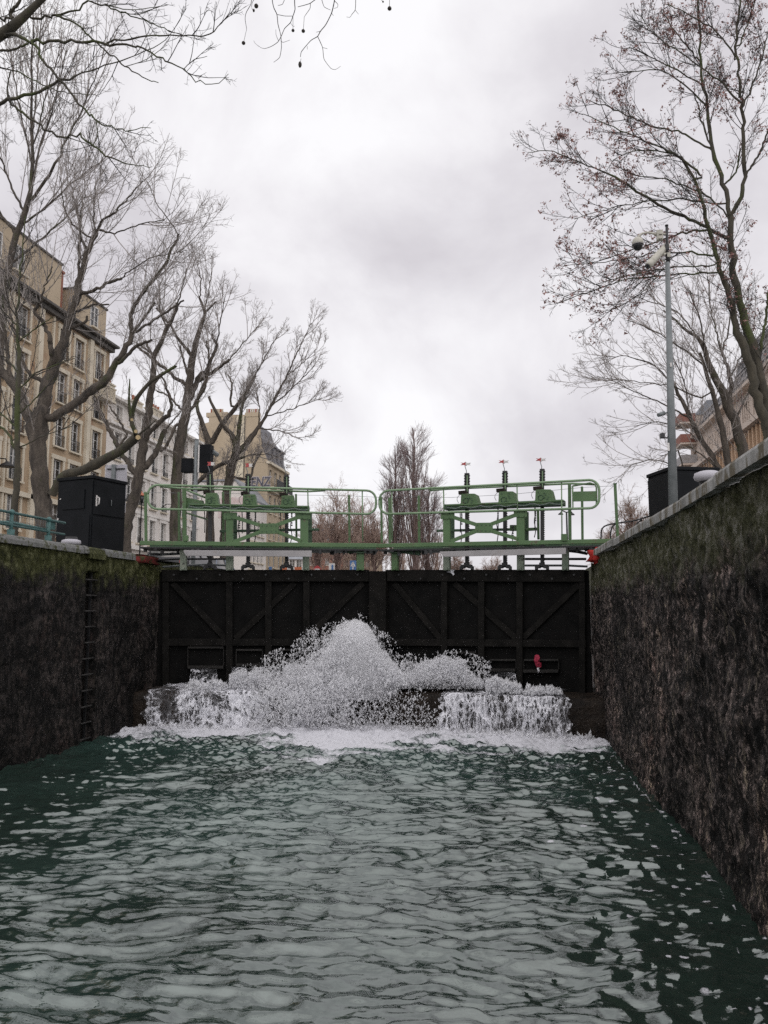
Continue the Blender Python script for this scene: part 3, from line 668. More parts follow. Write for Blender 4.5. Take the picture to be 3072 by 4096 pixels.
# ---- things caught on the gate
M['rag'] = surf('red_rag', (.24, .012, .035), (.38, .025, .06), 8., .8)
M['plastic'] = surf('white_plastic', (.55, .55, .58), (.7, .7, .73), 8., .5)
def crumple(name, L, pts, off, mat, label, cat, seed):
    """crumpled bit of cloth or film with folds, from an outline in pixels"""
    P = [L.P(x, y, off) for x, y in pts]; c = sum(P)/len(P); bm = bmesh.new()
    loops = []
    for d, s in ((0., 1.), (.018, .72), (.035, .35)):
        loops.append([bm.verts.new(Vector(c+(p-c)*s+L.n*(d+.012*math.sin(i*2.3+seed)))) for i, p in enumerate(P)])
    cv = bm.verts.new(Vector(c+L.n*.04)); n = len(P)
    for a, b_ in zip(loops, loops[1:]):
        for i in range(n): bm.faces.new((a[i], a[(i+1) % n], b_[(i+1) % n], b_[i]))
    for i in range(n): bm.faces.new((loops[-1][i], loops[-1][(i+1) % n], cv))
    bm.faces.new(loops[0][::-1]); me = bpy.data.meshes.new(name); bm.to_mesh(me); bm.free(); me.materials.append(mat)
    return tag(link(name, me), label, cat)
crumple('rag', LR, ((2139, 2622), (2146, 2618), (2155, 2620), (2160, 2632), (2158, 2648), (2165, 2652), (2166, 2668), (2158, 2672), (2152, 2668), (2148, 2672), (2140, 2655), (2136, 2640)), .17, M['rag'], 'crumpled red rag snagged low on the black gate leaf', 'rag', 1)
crumple('rag', LR, ((2148, 2671), (2156, 2670), (2160, 2690), (2155, 2682), (2154, 2696), (2150, 2684)), .175, M['plastic'], 'pale torn strip hanging below the red rag', 'rag', 2)
crumple('plastic_bag', LR, ((1786, 2287), (1796, 2283), (1800, 2275), (1810, 2280), (1818, 2279), (1814, 2288), (1818, 2298), (1812, 2302), (1804, 2290), (1794, 2291)), .15, M['plastic'], 'small white plastic bag draped over the gate top edge', 'bag', 3)
# ---- gate rams / pipes between quay and leaf
def pipes(label, rows, L, group):
    t = thing('gate_ram', label, 'gate ram', L.h+np.array([0, .6, 2.9]), group=group)
    for nm, pts, rpx, off, mat in rows:
        mb = MB(); L.tube(mb, pts, rpx, off); mb.build(nm, M[mat], t)
pipes('dark gate ram and pipes running to the left red corner stone', (('cylinder', ((600, 2216), (640, 2218), (735, 2214)), 5, -.25, 'black'), ('rod', ((630, 2240), (720, 2236), (905, 2236)), 4, -.45, 'black'), ('pipe', ((650, 2268), (740, 2262), (830, 2258), (905, 2262)), 4, -.55, 'steel'), ('hose', ((640, 2222), (690, 2212), (730, 2216)), 3, -.2, 'steel')), LL, 'gate rams')  # pale steel pipe is added in place of a car's bonnet edge
pipes('dark toothed gate ram and pipes running to the right red corner stone', (('cylinder', ((2275, 2204), (2310, 2208), (2350, 2216)), 5, -.25, 'black'), ('rod', ((2100, 2236), (2345, 2236)), 5, -.45, 'black'), ('pipe', ((2100, 2262), (2270, 2262), (2350, 2266)), 4.5, -.55, 'steel'), ('hose', ((2266, 2206), (2300, 2200), (2345, 2210)), 2.5, -.2, 'steel')), LR, 'gate rams')
# ================================================================== falling water and spray
DS = 3072/1659.            # pixels of the reduced view -> photo pixels
def gate_y(px): return np.interp(px, [650, 1512, 2340], [15.0, 15.9, 15.0])
def spray_mat():
    m, nt, bs = new_mat('spray_white'); bs.inputs['Base Color'].default_value = (.97, .97, .985, 1); bs.inputs['Roughness'].default_value = .3
    d = N(nt, 'ShaderNodeBsdfTranslucent'); d.inputs['Color'].default_value = (.98, .98, .99, 1)
    mx = nt.nodes.new('ShaderNodeMixShader'); mx.inputs[0].default_value = .5
    nt.links.new(bs.outputs[0], mx.inputs[1]); nt.links.new(d.outputs[0], mx.inputs[2]); tr = nt.nodes.new('ShaderNodeBsdfTransparent'); m2 = nt.nodes.new('ShaderNodeMixShader'); m2.inputs[0].default_value = .42; nt.links.new(mx.outputs[0], m2.inputs[1]); nt.links.new(tr.outputs[0], m2.inputs[2]); nt.links.new(m2.outputs[0], nt.nodes['Material Output'].inputs['Surface'])
    return m
M['spray'] = spray_mat()
def sheet_mat(name, sc, sz, thr, seed):
    """foaming sheet: torn lace of white water, clear between"""
    m, nt, bs = new_mat(name)
    v = coords(nt, (1, 1, sz)); v.node.inputs['Location'].default_value = (seed, seed*.7, 0)
    dn = N(nt, 'ShaderNodeTexNoise', Scale=5., Detail=5., Roughness=.65); nt.links.new(v, dn.inputs['Vector'])
    mv = nt.nodes.new('ShaderNodeMixRGB'); mv.blend_type = 'ADD'; mv.inputs[0].default_value = .34; nt.links.new(v, mv.inputs[1]); nt.links.new(dn.outputs['Color'], mv.inputs[2])
    def vor(k):
        vo = nt.nodes.new('ShaderNodeTexVoronoi'); vo.feature = 'DISTANCE_TO_EDGE'; vo.inputs['Scale'].default_value = sc*k; nt.links.new(mv.outputs[0], vo.inputs['Vector']); return vo.outputs['Distance']
    def ma(op, a, b):
        q = nt.nodes.new('ShaderNodeMath'); q.operation = op
        for i, t in enumerate((a, b)):
            if isinstance(t, (int, float)): q.inputs[i].default_value = t
            else: nt.links.new(t, q.inputs[i])
        return q.outputs[0]
    d = ma('MINIMUM', vor(1), ma('MULTIPLY', vor(2.), 1.7))
    big = noise_tex(nt, coords(nt, (1, 1, .35)), 1.7, 5., .65); fine = noise_tex(nt, coords(nt, (1, 1, .5)), 26., 5., .75)
    x = ma('ADD', ma('ADD', d, ma('MULTIPLY', big, -.75)), ma('MULTIPLY', fine, -.12)); x = ma('ADD', x, .71)
    al = ramp(nt, x, [(thr-.05, (1, 1, 1)), (thr, (.75, .75, .75)), (thr+.035, (.08, .08, .08)), (thr+.2, (.01, .01, .01))])
    bs.inputs['Base Color'].default_value = (.80, .80, .84, 1); bs.inputs['Roughness'].default_value = .35
    nt.links.new(al, bs.inputs['Alpha']); bump(nt, bs, x, 1., .05)
    return m
M['sheet'] = sheet_mat('fall_sheet', 4.3, .8, .335, 0.)
M['sheet2'] = sheet_mat('fall_sheet_fine', 5.5, .42, .27, 5.3)
M['sheet3'] = sheet_mat('fall_strands', 7., .20, .275, 9.1)
_oct = np.array([(1, 0, 0), (-1, 0, 0), (0, 1, 0), (0, -1, 0), (0, 0, 1), (0, 0, -1)], float)
_of = np.array([(0, 2, 4), (2, 1, 4), (1, 3, 4), (3, 0, 4), (2, 0, 5), (1, 2, 5), (3, 1, 5), (0, 3, 5)])
def drops(name, P, R, label, parent=None):
    n = len(P); r = np.random.default_rng(n)
    S = R[:, None]*r.uniform(.6, 1.5, (n, 3)); S[:, 2] *= r.uniform(.9, 2.3, n); V = _oct[None]*S[:, None, :]
    sh = r.normal(0, .4, (n, 2)); V[:, :, 0] += V[:, :, 2]*sh[:, :1]; V[:, :, 1] += V[:, :, 2]*sh[:, 1:]
    V = (V+P[:, None, :]).reshape(-1, 3); F = (_of[None]+6*np.arange(n)[:, None, None]).reshape(-1, 3)
    o = mesh_np(name, V, [F], M['spray'])
    return tag(o, label, 'spray', kind='stuff')
def cloud(n, xs, top, bot, soft, dens, y0, y1, seed, clump=.5, size=(.006, .02), dscale=.012):
    """points under a spray outline (reduced-view pixels): top/bot per x in xs; dens per x"""
    r = np.random.default_rng(seed); x = r.uniform(xs[0], xs[-1], n*5)
    t, b, dd = np.interp(x, xs, top), np.interp(x, xs, bot), np.interp(x, xs, dens)
    y = t + (b-t)*r.random(len(x))
    ragged = 40*(vnoise(x*.045, y*.02, seed)-.5) + 20*(vnoise(x*.2, y*.1, seed+2)-.5)
    edge = np.clip((y-t+ragged+4)/soft, 0, 1); low = np.clip((b-y)/(.25*(b-t)+1), 0.25, 1)
    cl = np.clip(.5+(vnoise(x*.11, y*.11, seed)*.6+vnoise(x*.3, y*.3, seed+5)*.6-.55)*3*clump, 0, 1)
    keep = r.random(len(x)) < edge**1.3*dd*low*(1-clump+clump*cl)
    x, y = x[keep][:n]*DS, y[keep][:n]*DS
    gy = gate_y(x)-r.uniform(y0, y1, len(x)); gy = np.maximum(gy, 13.2)
    P = np.array([at_y(a, b_, c) for a, b_, c in zip(x, y, gy)])
    R = r.uniform(size[0], size[1], len(x))*np.exp(r.normal(0, .35, len(x)))
    return P, R
# great plume in the middle
P, R = cloud(95000, [610, 650, 690, 705, 730, 752, 765, 778, 795, 815, 835, 850, 870], [1440, 1418, 1398, 1372, 1350, 1340, 1337, 1340, 1350, 1380, 1408, 1432, 1455],
             [1560, 1560, 1555, 1550, 1530, 1510, 1500, 1495, 1490, 1485, 1482, 1480, 1480], 45, [.15, .35, .8, 1, 1, 1, 1, 1, 1, .95, .8, .6, .3], .15, 1.3, 1, .72, (.0025, .0066))
drops('spray_plume', P, R, 'tall white plume of spray bursting up at the middle of the gate')
P, R = cloud(4500, [560, 600, 650, 690, 730, 765, 800, 840, 880], [1470, 1452, 1425, 1392, 1356, 1345, 1362, 1420, 1460], [1580, 1580, 1580, 1570, 1550, 1510, 1490, 1490, 1490], 30, [.3, .5, .7, .8, .8, .7, .5, .4, .25], 1.0, 1.5, 21, .8, (.005, .012))
drops('spray', P, R, 'coarse bright drops thrown forward from the tall plume')
P, R = cloud(36000, [495, 520, 560, 600, 640, 690], [1458, 1446, 1440, 1444, 1430, 1420], [1505]*6, 34, [.45, .5, .35, .4, .7, .6], .2, .9, 2, .85, (.003, .009))
drops('spray', P, R, 'broken white spray to the left of the tall plume')
P, R = cloud(26000, [845, 870, 890, 920, 950, 985, 1010, 1030, 1045], [1452, 1448, 1434, 1420, 1416, 1418, 1428, 1444, 1464], [1488]*9, 26, [.6, .6, .7, .8, .7, .75, .8, .8, .4], .15, .8, 3, .8, (.003, .010))
drops('spray', P, R, 'low arched spray to the right of the tall plume')
P, R = cloud(20000, [540, 620, 680, 740, 800, 860, 930, 960], [1480, 1470, 1450, 1450, 1455, 1475, 1495, 1520], [1592]*8, 30, [.12, .22, .6, .5, .22, .10, .06, .03], .9, 1.6, 4, .75, (.003, .011))
drops('spray', P, R, 'loose drops flying in front of the sill under the plume')
P, R = cloud(7000, [1050, 1070, 1100, 1130, 1150, 1190, 1215], [1470, 1462, 1476, 1478, 1480, 1484, 1494], [1500]*7, 12, [.6, .8, .9, .9, .8, .6, .2], .2, .9, 5, .5, (.006, .018))
drops('spray', P, R, 'white froth at the foot of the right gate leaf')
P, R = cloud(7000, [395, 412, 440, 468, 490, 510], [1492, 1470, 1474, 1470, 1478, 1480], [1500]*6, 14, [.7, .9, .9, .9, .8, .8], .2, .8, 6, .5, (.006, .018))
drops('spray', P, R, 'white froth at the foot of the left gate leaf')
P, R = cloud(3000, [560, 600, 700, 780, 860, 900, 1000, 1060], [1420, 1400, 1350, 1322, 1400, 1415, 1400, 1430], [1480]*8, 8, [.2, .3, .3, .3, .3, .2, .2, .2], .2, 1., 9, .0, (.005, .013))
drops('spray', P, R, 'scattered single drops thrown up round the plume')
# froth along the water line
xs_ = RNG.uniform(LW+.1, 1.3, 9000); yy_ = sill_y(xs_)-np.abs(RNG.normal(0, .16, 9000))-.02; zz_ = np.abs(RNG.normal(0, .05, 9000))+.02
k_ = RNG.random(9000) < np.interp(xs_, [-6.9, -6.3, -4, -2.5, -1.5, -1., 0, .8, 1.3], [.2, 1, 1, .8, .35, .6, 1, 1, .3])
drops('spray', np.stack([xs_, yy_, zz_], -1)[k_], (RNG.uniform(.01, .03, 9000))[k_], 'line of froth where the falls meet the lower water')
def arcs(n, m, x0, seed, vx, vz, y_off):
    """drops strung along ballistic strands thrown from the sill"""
    r = np.random.default_rng(seed); out = []
    for i in range(n):
        v0 = r.uniform(*vz); ux = r.normal(*vx); uy = -abs(r.normal(.15, .25)); b = at_y(x0+r.normal(0, 70), 2755, 15.1+r.normal(0, .15)); T = 2*v0/9.8
        t = T*r.beta(1.6, 1.6, m); wob = r.normal(0, .022, (m, 3))*(.5+2*(t/T)[:, None])
        out.append(np.stack([b[0]+ux*t, b[1]+uy*t-y_off*r.random(), b[2]+v0*t-4.9*t*t], -1)+wob)
    P = np.concatenate(out); P = P[P[:, 2] > .1]; return P, r.uniform(.003, .0085, len(P))*np.exp(r.normal(0, .3, len(P)))
P, R = arcs(110, 110, 1405, 3, (-.3, .5), (2.2, 4.75), .3)
drops('spray', P, R, 'strands of thrown drops curving out of the tall plume')
P, R = arcs(40, 70, 1190, 4, (-.8, .6), (1.6, 3.1), .3)
drops('spray', P, R, 'low strands of drops leaping left over the sill')
P, R = arcs(60, 80, 1640, 5, (.75, .5), (1.8, 3.2), .2)
drops('spray', P, R, 'low strands of drops leaping right of the plume')
def fall(name, label, pa, pb, mats, seed, lean=.22, ends=(.1, .1), layers=2):
    """sheet of water from the gate foot over the sill to the lower water, between two photo columns"""
    t = thing(name, label, 'waterfall', at_y(.5*(pa+pb), 2790, 14.5), group='falls over the sill')
    for q in range(layers):
        xa, xb = at_y(pa, 2790, sill_y(at_y(pa, 2790, 14.5)[0]))[0], at_y(pb, 2790, sill_y(at_y(pb, 2790, 14.5)[0]))[0]
        s = np.linspace(xa, xb, int((xb-xa)/.025)); v = np.linspace(0, 1, 70); S, T = np.meshgrid(s, v)
        top = T < .38; a = np.clip(T/.38, 0, 1); b_ = np.clip((T-.38)/.62, 0, 1)
        sy_ = sill_y(S); off = np.where(top, (1-a)*.85, -lean*np.sqrt(b_)*(.65+.7*fbm(S*1.5, T*0, 0, 2, seed+q)))
        z = np.where(top, .80-.06*a, .74-.78*b_**1.6) + .06*(fbm(S*5, T*7, q, 4, seed)-.45)
        jut = .15*(fbm(S*2.2, z*2.2, q, 4, seed+2)-.5)+.06*(fbm(S*9, z*7, q, 3, seed+4)-.5)
        Y = sy_+off-.04-.07*q-np.where(top, 0, 1)*jut*np.minimum(b_*4, 1)
        e_ = np.minimum(S-xa, xb-S); S = S+np.where(e_ < .3, (fbm(T*9, S*0, q, 4, seed+6)-.5)*.35*(1-e_/.3), 0)*np.sign((xa+xb)/2-S)
        V = np.stack([S, Y, z], -1); n2, n1 = S.shape; I = np.arange(n2*n1).reshape(n2, n1)
        F = np.stack([I[:-1, :-1], I[:-1, 1:], I[1:, 1:], I[1:, :-1]], -1).reshape(-1, 4)
        o = mesh_np('water_sheet', V.reshape(-1, 3), [F], mats[q % len(mats)]); o.parent = t; o.matrix_parent_inverse = world_of(t).inverted()
    return t
fall('waterfall', 'wide foaming sheet pouring over the sill at the left of the plume', 603, 1290, (M['sheet'], M['sheet2']), 5)
fall('waterfall', 'narrower foaming sheet pouring over the sill below the right leaf', 1775, 2262, (M['sheet2'], M['sheet3']), 12, .14)
def jet(label, px0, px1, py0, py1, seed):
    """small curtain pouring out of a sluice opening"""
    t = thing('sluice_jet', label, 'water jet', at_y((px0+px1)/2, py0, 15.), group='sluice jets')
    s = np.linspace(px0, px1, 30); v = np.linspace(0, 1, 16); V = []
    for b_ in v:
        for q in s:
            g_ = gate_y(q)-.12-.35*math.sqrt(b_); V.append(at_y(q+(q-(px0+px1)/2)*.15*b_, py0+(py1-py0)*b_**1.3, g_)+np.array([0, .03*float(vnoise(q*.05, b_*4, seed)), 0]))
    I = np.arange(16*30).reshape(16, 30); F = np.stack([I[:-1, :-1], I[:-1, 1:], I[1:, 1:], I[1:, :-1]], -1).reshape(-1, 4)
    o = mesh_np('water_sheet', np.array(V), [F], M['sheet2']); o.parent = t; o.matrix_parent_inverse = world_of(t).inverted()
jet('thin curtain of water from the leftmost sluice opening', 762, 865, 2676, 2748, 1)
jet('curtain of water from the second sluice opening from the left', 925, 985, 2668, 2748, 2)
jet('glassy curtain of water at the foot of the right leaf', 1945, 2060, 2690, 2748, 3)

def mist(name, label, prof, Yc, dep, dens, seed):
    """soft body of fine mist: a lumpy closed shape filled with a thin even volume; prof = (photo row, left column, right column)"""
    m = bpy.data.materials.new(name); m.use_nodes = True; q = m.node_tree; q.nodes.remove(q.nodes['Principled BSDF'])
    v = q.nodes.new('ShaderNodeVolumePrincipled'); v.inputs['Color'].default_value = (.99, .99, 1, 1); v.inputs['Density'].default_value = dens; q.links.new(v.outputs[0], q.nodes['Material Output'].inputs['Volume'])
    V, k = [], 24
    for i, (py, xl, xr) in enumerate(prof):
        for j in range(k):
            a = 2*math.pi*j/k; n_ = .75+.5*float(fbm(math.cos(a)*1.7+i*.45, math.sin(a)*1.7, seed, 3, seed))
            px = (xl+xr)/2+(xr-xl)/2*math.cos(a)*n_; V.append(at_y(px, py, Yc+dep*math.sin(a)*n_*min(1., (xr-xl)/160.)))
    F = [[i*k+j, i*k+(j+1) % k, (i+1)*k+(j+1) % k, (i+1)*k+j] for i in range(len(prof)-1) for j in range(k)]
    mb = MB(); mb.add(V, F+[list(range(k))[::-1], list(range((len(prof)-1)*k, len(prof)*k))]); tag(mb.build(name, m), label, 'spray', kind='stuff')
mist('spray_mist', 'white mist hanging inside the tall plume', ((2478, 1408, 1430), (2500, 1378, 1470), (2540, 1340, 1500), (2600, 1300, 1540), (2660, 1262, 1572), (2720, 1220, 1590), (2770, 1190, 1580), (2800, 1180, 1540)), 15.0, .55, 6., 3)
# ================================================================== bare winter trees
M['bark'] = surf('bark_grey', (.026, .021, .017), (.105, .086, .068), 7., .9, (1, 1, .3), 1., .04, spots=((.045, .05, .018), 1.3, .56))
M['bark_dark'] = surf('bark_dark', (.014, .013, .011), (.045, .04, .032), 6., .9, (1, 1, .4), .8, .02, spots=((.05, .052, .02), 1.5, .6))
M['bark_moss'] = surf('bark_mossy', (.03, .027, .02), (.075, .065, .045), 6., .9, (1, 1, .4), .8, .02, spots=((.05, .062, .018), 1.2, .5))
M['bark_red'] = surf('bark_reddish', (.085, .055, .046), (.17, .115, .10), 3., .9, (1, 1, .3), .6, .03)
M['twig'] = surf('twig_grey', (.22, .195, .18), (.34, .31, .29), 2., .9, bmp=0)
M['twig_dark'] = surf('twig_dark', (.022, .020, .018), (.05, .045, .04), 2., .9, bmp=0)
M['twig_mauve'] = surf('twig_mauve', (.21, .16, .155), (.33, .265, .26), 2., .9, bmp=0)
M['twig_brown'] = surf('twig_brown', (.25, .175, .14), (.38, .28, .23), .5, .9, bmp=0)
M['cut'] = surf('cut_wood', (.42, .32, .16), (.55, .42, .24), 5., .8, bmp=0)
M['seed'] = surf('dry_seeds', (.19, .095, .088), (.34, .19, .165), 3., .8, bmp=0)
def tubes_np(P, R, k):
    """P (N,K,3) centre lines, R (N,K) radii -> verts, quad faces"""
    Nn, K, _ = P.shape
    T = np.empty_like(P); T[:, 1:-1] = P[:, 2:]-P[:, :-2]; T[:, 0] = P[:, 1]-P[:, 0]; T[:, -1] = P[:, -1]-P[:, -2]
    T /= np.linalg.norm(T, axis=2, keepdims=True)+1e-9
    ax = np.abs(T.mean(1)); ref = np.zeros((Nn, 3)); ref[np.arange(Nn), ax.argmin(1)] = 1
    U = np.cross(T, ref[:, None, :]); U /= np.linalg.norm(U, axis=2, keepdims=True)+1e-9; W = np.cross(T, U)
    a = 2*np.pi*np.arange(k)/k
    V = P[:, :, None, :]+R[:, :, None, None]*(np.cos(a)[None, None, :, None]*U[:, :, None, :]+np.sin(a)[None, None, :, None]*W[:, :, None, :])
    I = np.arange(Nn*K*k).reshape(Nn, K, k); J = np.roll(I, -1, 2)
    F = np.stack([I[:, :-1], J[:, :-1], J[:, 1:], I[:, 1:]], -1).reshape(-1, 4)
    return V.reshape(-1, 3), F
def merge(parts):
    Vs, Fs, o = [], [], 0
    for V, F in parts: Vs.append(V); Fs.append(F+o); o += len(V)
    return np.concatenate(Vs), np.concatenate(Fs)
def spawn(rng, P, R, n, t0, t1, L, ang, up, K, wob, r0, r1, shrink=.5, grav=0.):
    """n children on every branch of P; returns (N*n,K,3), radii"""
    Nn, Kp, _ = P.shape; ip = np.repeat(np.arange(Nn), n); t = rng.uniform(t0, t1, Nn*n)**.85
    f = t*(Kp-1); i = np.minimum(f.astype(int), Kp-2); fr = (f-i)[:, None]
    A, B = P[ip, i], P[ip, i+1]; S = A+(B-A)*fr; T = B-A; T /= np.linalg.norm(T, axis=1, keepdims=True)+1e-9
    Rb = R[ip, i]*(1-fr[:, 0])+R[ip, i+1]*fr[:, 0]
    q = rng.normal(size=(Nn*n, 3)); q -= T*(q*T).sum(1, keepdims=True); q /= np.linalg.norm(q, axis=1, keepdims=True)+1e-9
    a = np.radians(rng.uniform(*ang, Nn*n))[:, None]; D = np.cos(a)*T+np.sin(a)*q
    Ln = rng.uniform(*L, Nn*n)*(1-shrink*t); st = Ln/(K-1)
    out = np.empty((Nn*n, K, 3)); out[:, 0] = S; cur = S.copy()
    upv = np.array([0, 0, 1.])
    for k in range(1, K):
        D = D+upv*up+rng.normal(0, wob, D.shape)-upv*grav; D /= np.linalg.norm(D, axis=1, keepdims=True)
        cur = cur+D*st[:, None]; out[:, k] = cur
    ra = np.minimum(r0*rng.uniform(.7, 1.25, Nn*n), Rb*.8+.0015)
    rad = ra[:, None]+(np.minimum(r1, ra*.7)-ra)[:, None]*np.linspace(0, 1, K)[None]
    return out, rad
def resample(pts, rad, K):
    P = np.asarray(pts, float); d = np.concatenate([[0], np.cumsum(np.linalg.norm(np.diff(P, axis=0), axis=1))])
    # Catmull-Rom through the given points
    n = len(P); s = np.linspace(0, d[-1], K); out = np.empty((K, 3))
    for j, q in enumerate(s):
        i = min(np.searchsorted(d, q, 'right')-1, n-2); u = (q-d[i])/max(d[i+1]-d[i], 1e-9)
        p0, p1, p2, p3 = P[max(i-1, 0)], P[i], P[i+1], P[min(i+2, n-1)]
        out[j] = .5*(2*p1+(p2-p0)*u+(2*p0-5*p1+4*p2-p3)*u*u+(3*p1-p0-3*p2+p3)*u**3)
    lin = np.stack([np.interp(s, d, P[:, c]) for c in range(3)], 1)
    return .5*out+.5*lin, np.interp(s, d, rad)
def parse(s, cv):
    """'x,y,r x,y,r ...' in crop pixels -> [(px,py,rpx)]; a missing r repeats/tapers"""
    o = []; r = None
    for w_ in s.split():
        q = [float(c) for c in w_.split(',')]; r = q[2] if len(q) > 2 else r
        x, y, sc = cv(q[0], q[1]); o.append((x, y, r*sc))
    return o
c3 = lambda x, y: (x*.633, 800+y*.633, .633)
c7 = lambda x, y: (400+x*.603, 700+y*.603, .603)
cTL = lambda x, y: (x*.663, y*.663, .663)
cTR = lambda x, y: (2050+x*.616, y*.616, .616)
c5 = lambda x, y: (2350+x*.633, 800+y*.633, .633)
cTC = lambda x, y: (900+x*.422, y*.422, .422)
def photo_tree(label, Y0, limbs, cv, seed, bark, twig, ground=QZ, shoots=(9, 1.6, 3.2, .35), t2=(8, .35, 1.0), t3=(5, .1, .35), up=(.10, .05, .04), r=(.012, .0052, .0038), dep=.35,
               group='bare trees along the left quay', name='bare_tree', cat='tree', start=.3, ang=(14, 46), root_pt=None, seeds=0, kmin=0., t3ang=(25, 60), dirY=None):
    rng = np.random.default_rng(seed); lim = []; samples = []
    for si, s in enumerate(limbs):
        rooted = s.startswith('G '); p2 = parse(s[2:] if rooted else s, cv)
        if si == 0 or not samples: y_s = Y0
        else:
            A = np.array([(a[0], a[1]) for a in samples]); j = np.argmin(((A-np.array(p2[0][:2]))**2).sum(1)); y_s = samples[j][2]
            if not rooted: p2.insert(0, (samples[j][0], samples[j][1], p2[0][2]*.9)); p2[1] = (*p2[1][:2], p2[1][2])
        m = Y0/FPX; Lm = sum(math.hypot(b_[0]-a[0], b_[1]-a[1]) for a, b_ in zip(p2, p2[1:]))*m
        dy = 0 if si == 0 else rng.uniform(-1, 1)*dep*Lm
        if dirY is not None and si: dy = dirY*Lm
        acc = 0; P3, Rr = [], []; tot = Lm/m+1e-6
        for i, (x, y, rp) in enumerate(p2):
            if i: acc += math.hypot(x-p2[i-1][0], y-p2[i-1][1])
            yy = y_s+dy*acc/tot; p = at_y(x, y, yy); P3.append(p); Rr.append(rp*mpp(p)*.94); samples.append((x, y, yy))
        # fill samples between points so that limbs join
        for a, b_ in zip(range(len(p2)-1), range(1, len(p2))):
            for q in (.2, .4, .6, .8):
                samples.append(tuple((samples[-1][k]*0 + p2[a][k]*(1-q)+p2[b_][k]*q) for k in (0, 1))+(P3[a][1]*(1-q)+P3[b_][1]*q,))
        if (si == 0 or rooted) and root_pt is None and ground is not None and P3[0][2] > ground-.3:
            P3.insert(0, np.array([P3[0][0], P3[0][1], ground-.1])); Rr.insert(0, Rr[0]*1.25)
        if si == 0 and root_pt is not None:
            for q, rq in reversed(root_pt): P3.insert(0, np.array(q, float)); Rr.insert(0, rq)
        lim.append((np.array(P3), np.array(Rr)))
    base = lim[0][0][0]
    root = thing(name, label, cat, base, group=group)
    tr = []; K = 16; LP, LR_ = [], []
    for P3, Rr in lim:
        kk = max(K, int(len(P3)*4)); q, rr = resample(P3, Rr, kk)
        d_ = np.linalg.norm(q[-1]-q[0]); q[1:] += rng.normal(0, min(.008*d_, .02), q[1:].shape)*np.minimum(1, 30*rr[1:, None]+.3)
        rr = rr*(1+rng.normal(0, .05, kk)); tr.append(tubes_np(q[None], rr[None], 10))
        q2, r2 = resample(q, rr, K); LP.append(q2); LR_.append(r2)
    V, F = merge(tr); o = mesh_np('trunk', V, [F], bark); o.parent = root; o.matrix_parent_inverse = world_of(root).inverted()
    LP, LR_ = np.array(LP), np.array(LR_); Ls = np.linalg.norm(np.diff(LP, axis=1), axis=2).sum(1)
    b1P, b1R = [], []
    for P1, R1, l in zip(LP, LR_, Ls):
        n = max(2, int(.8*shoots[0]*min(l, 6.)/2.2)); tlo = start if R1[0] > .05 else .1
        if R1[-1] > .12: n = max(1, n//3); tlo = .6
        a, b_ = spawn(rng, P1[None], R1[None], n, tlo, 1., (shoots[1], shoots[2]), ang, up[0], 9, .05, r[0], r[0]*.4, shoots[3])
        b1P.append(a); b1R.append(b_)
    b1P, b1R = np.concatenate(b1P), np.concatenate(b1R)
    b2P, b2R = spawn(rng, b1P, b1R, t2[0], .12, 1., (t2[1], t2[2]), (22, 55), up[1], 6, .10, r[1], r[1]*.55, .55)
    parts = [tubes_np(b1P, b1R, 5), tubes_np(b2P, b2R, 3)]
    if t3[0]:
        b3P, b3R = spawn(rng, b2P, b2R, t3[0], .2, 1., (t3[1], t3[2]), t3ang, up[2], 4, .12, r[2], r[2]*.6, .4); parts.append(tubes_np(b3P, b3R, 3))
    V, F = merge(parts); o = mesh_np('crown', V, [F], twig); o.parent = root; o.matrix_parent_inverse = world_of(root).inverted()
    if seeds:
        tips = b3P[:, -1] if t3[0] else b2P[:, -1]
        cl = vnoise(tips[:, 0]*1.3, tips[:, 1]*1.3, tips[:, 2]*1.3, seed); sel = rng.random(len(tips)) < np.clip((cl-.2)*1.3, .08, .8)*seeds
        C = tips[sel]; m = 5; C = np.repeat(C, m, 0)+rng.normal(0, .032, (len(C)*m, 3)); C[:, 2] -= .02
        Tq = rng.normal(size=(len(C), 3, 3))*.024; Vq = (C[:, None]+Tq).reshape(-1, 3); Fq = np.arange(len(C)*3).reshape(-1, 3)
        o = mesh_np('seed_cluster', Vq, [Fq], M['seed'], smooth=False); o.parent = root; o.matrix_parent_inverse = world_of(root).inverted()
    return root, lim

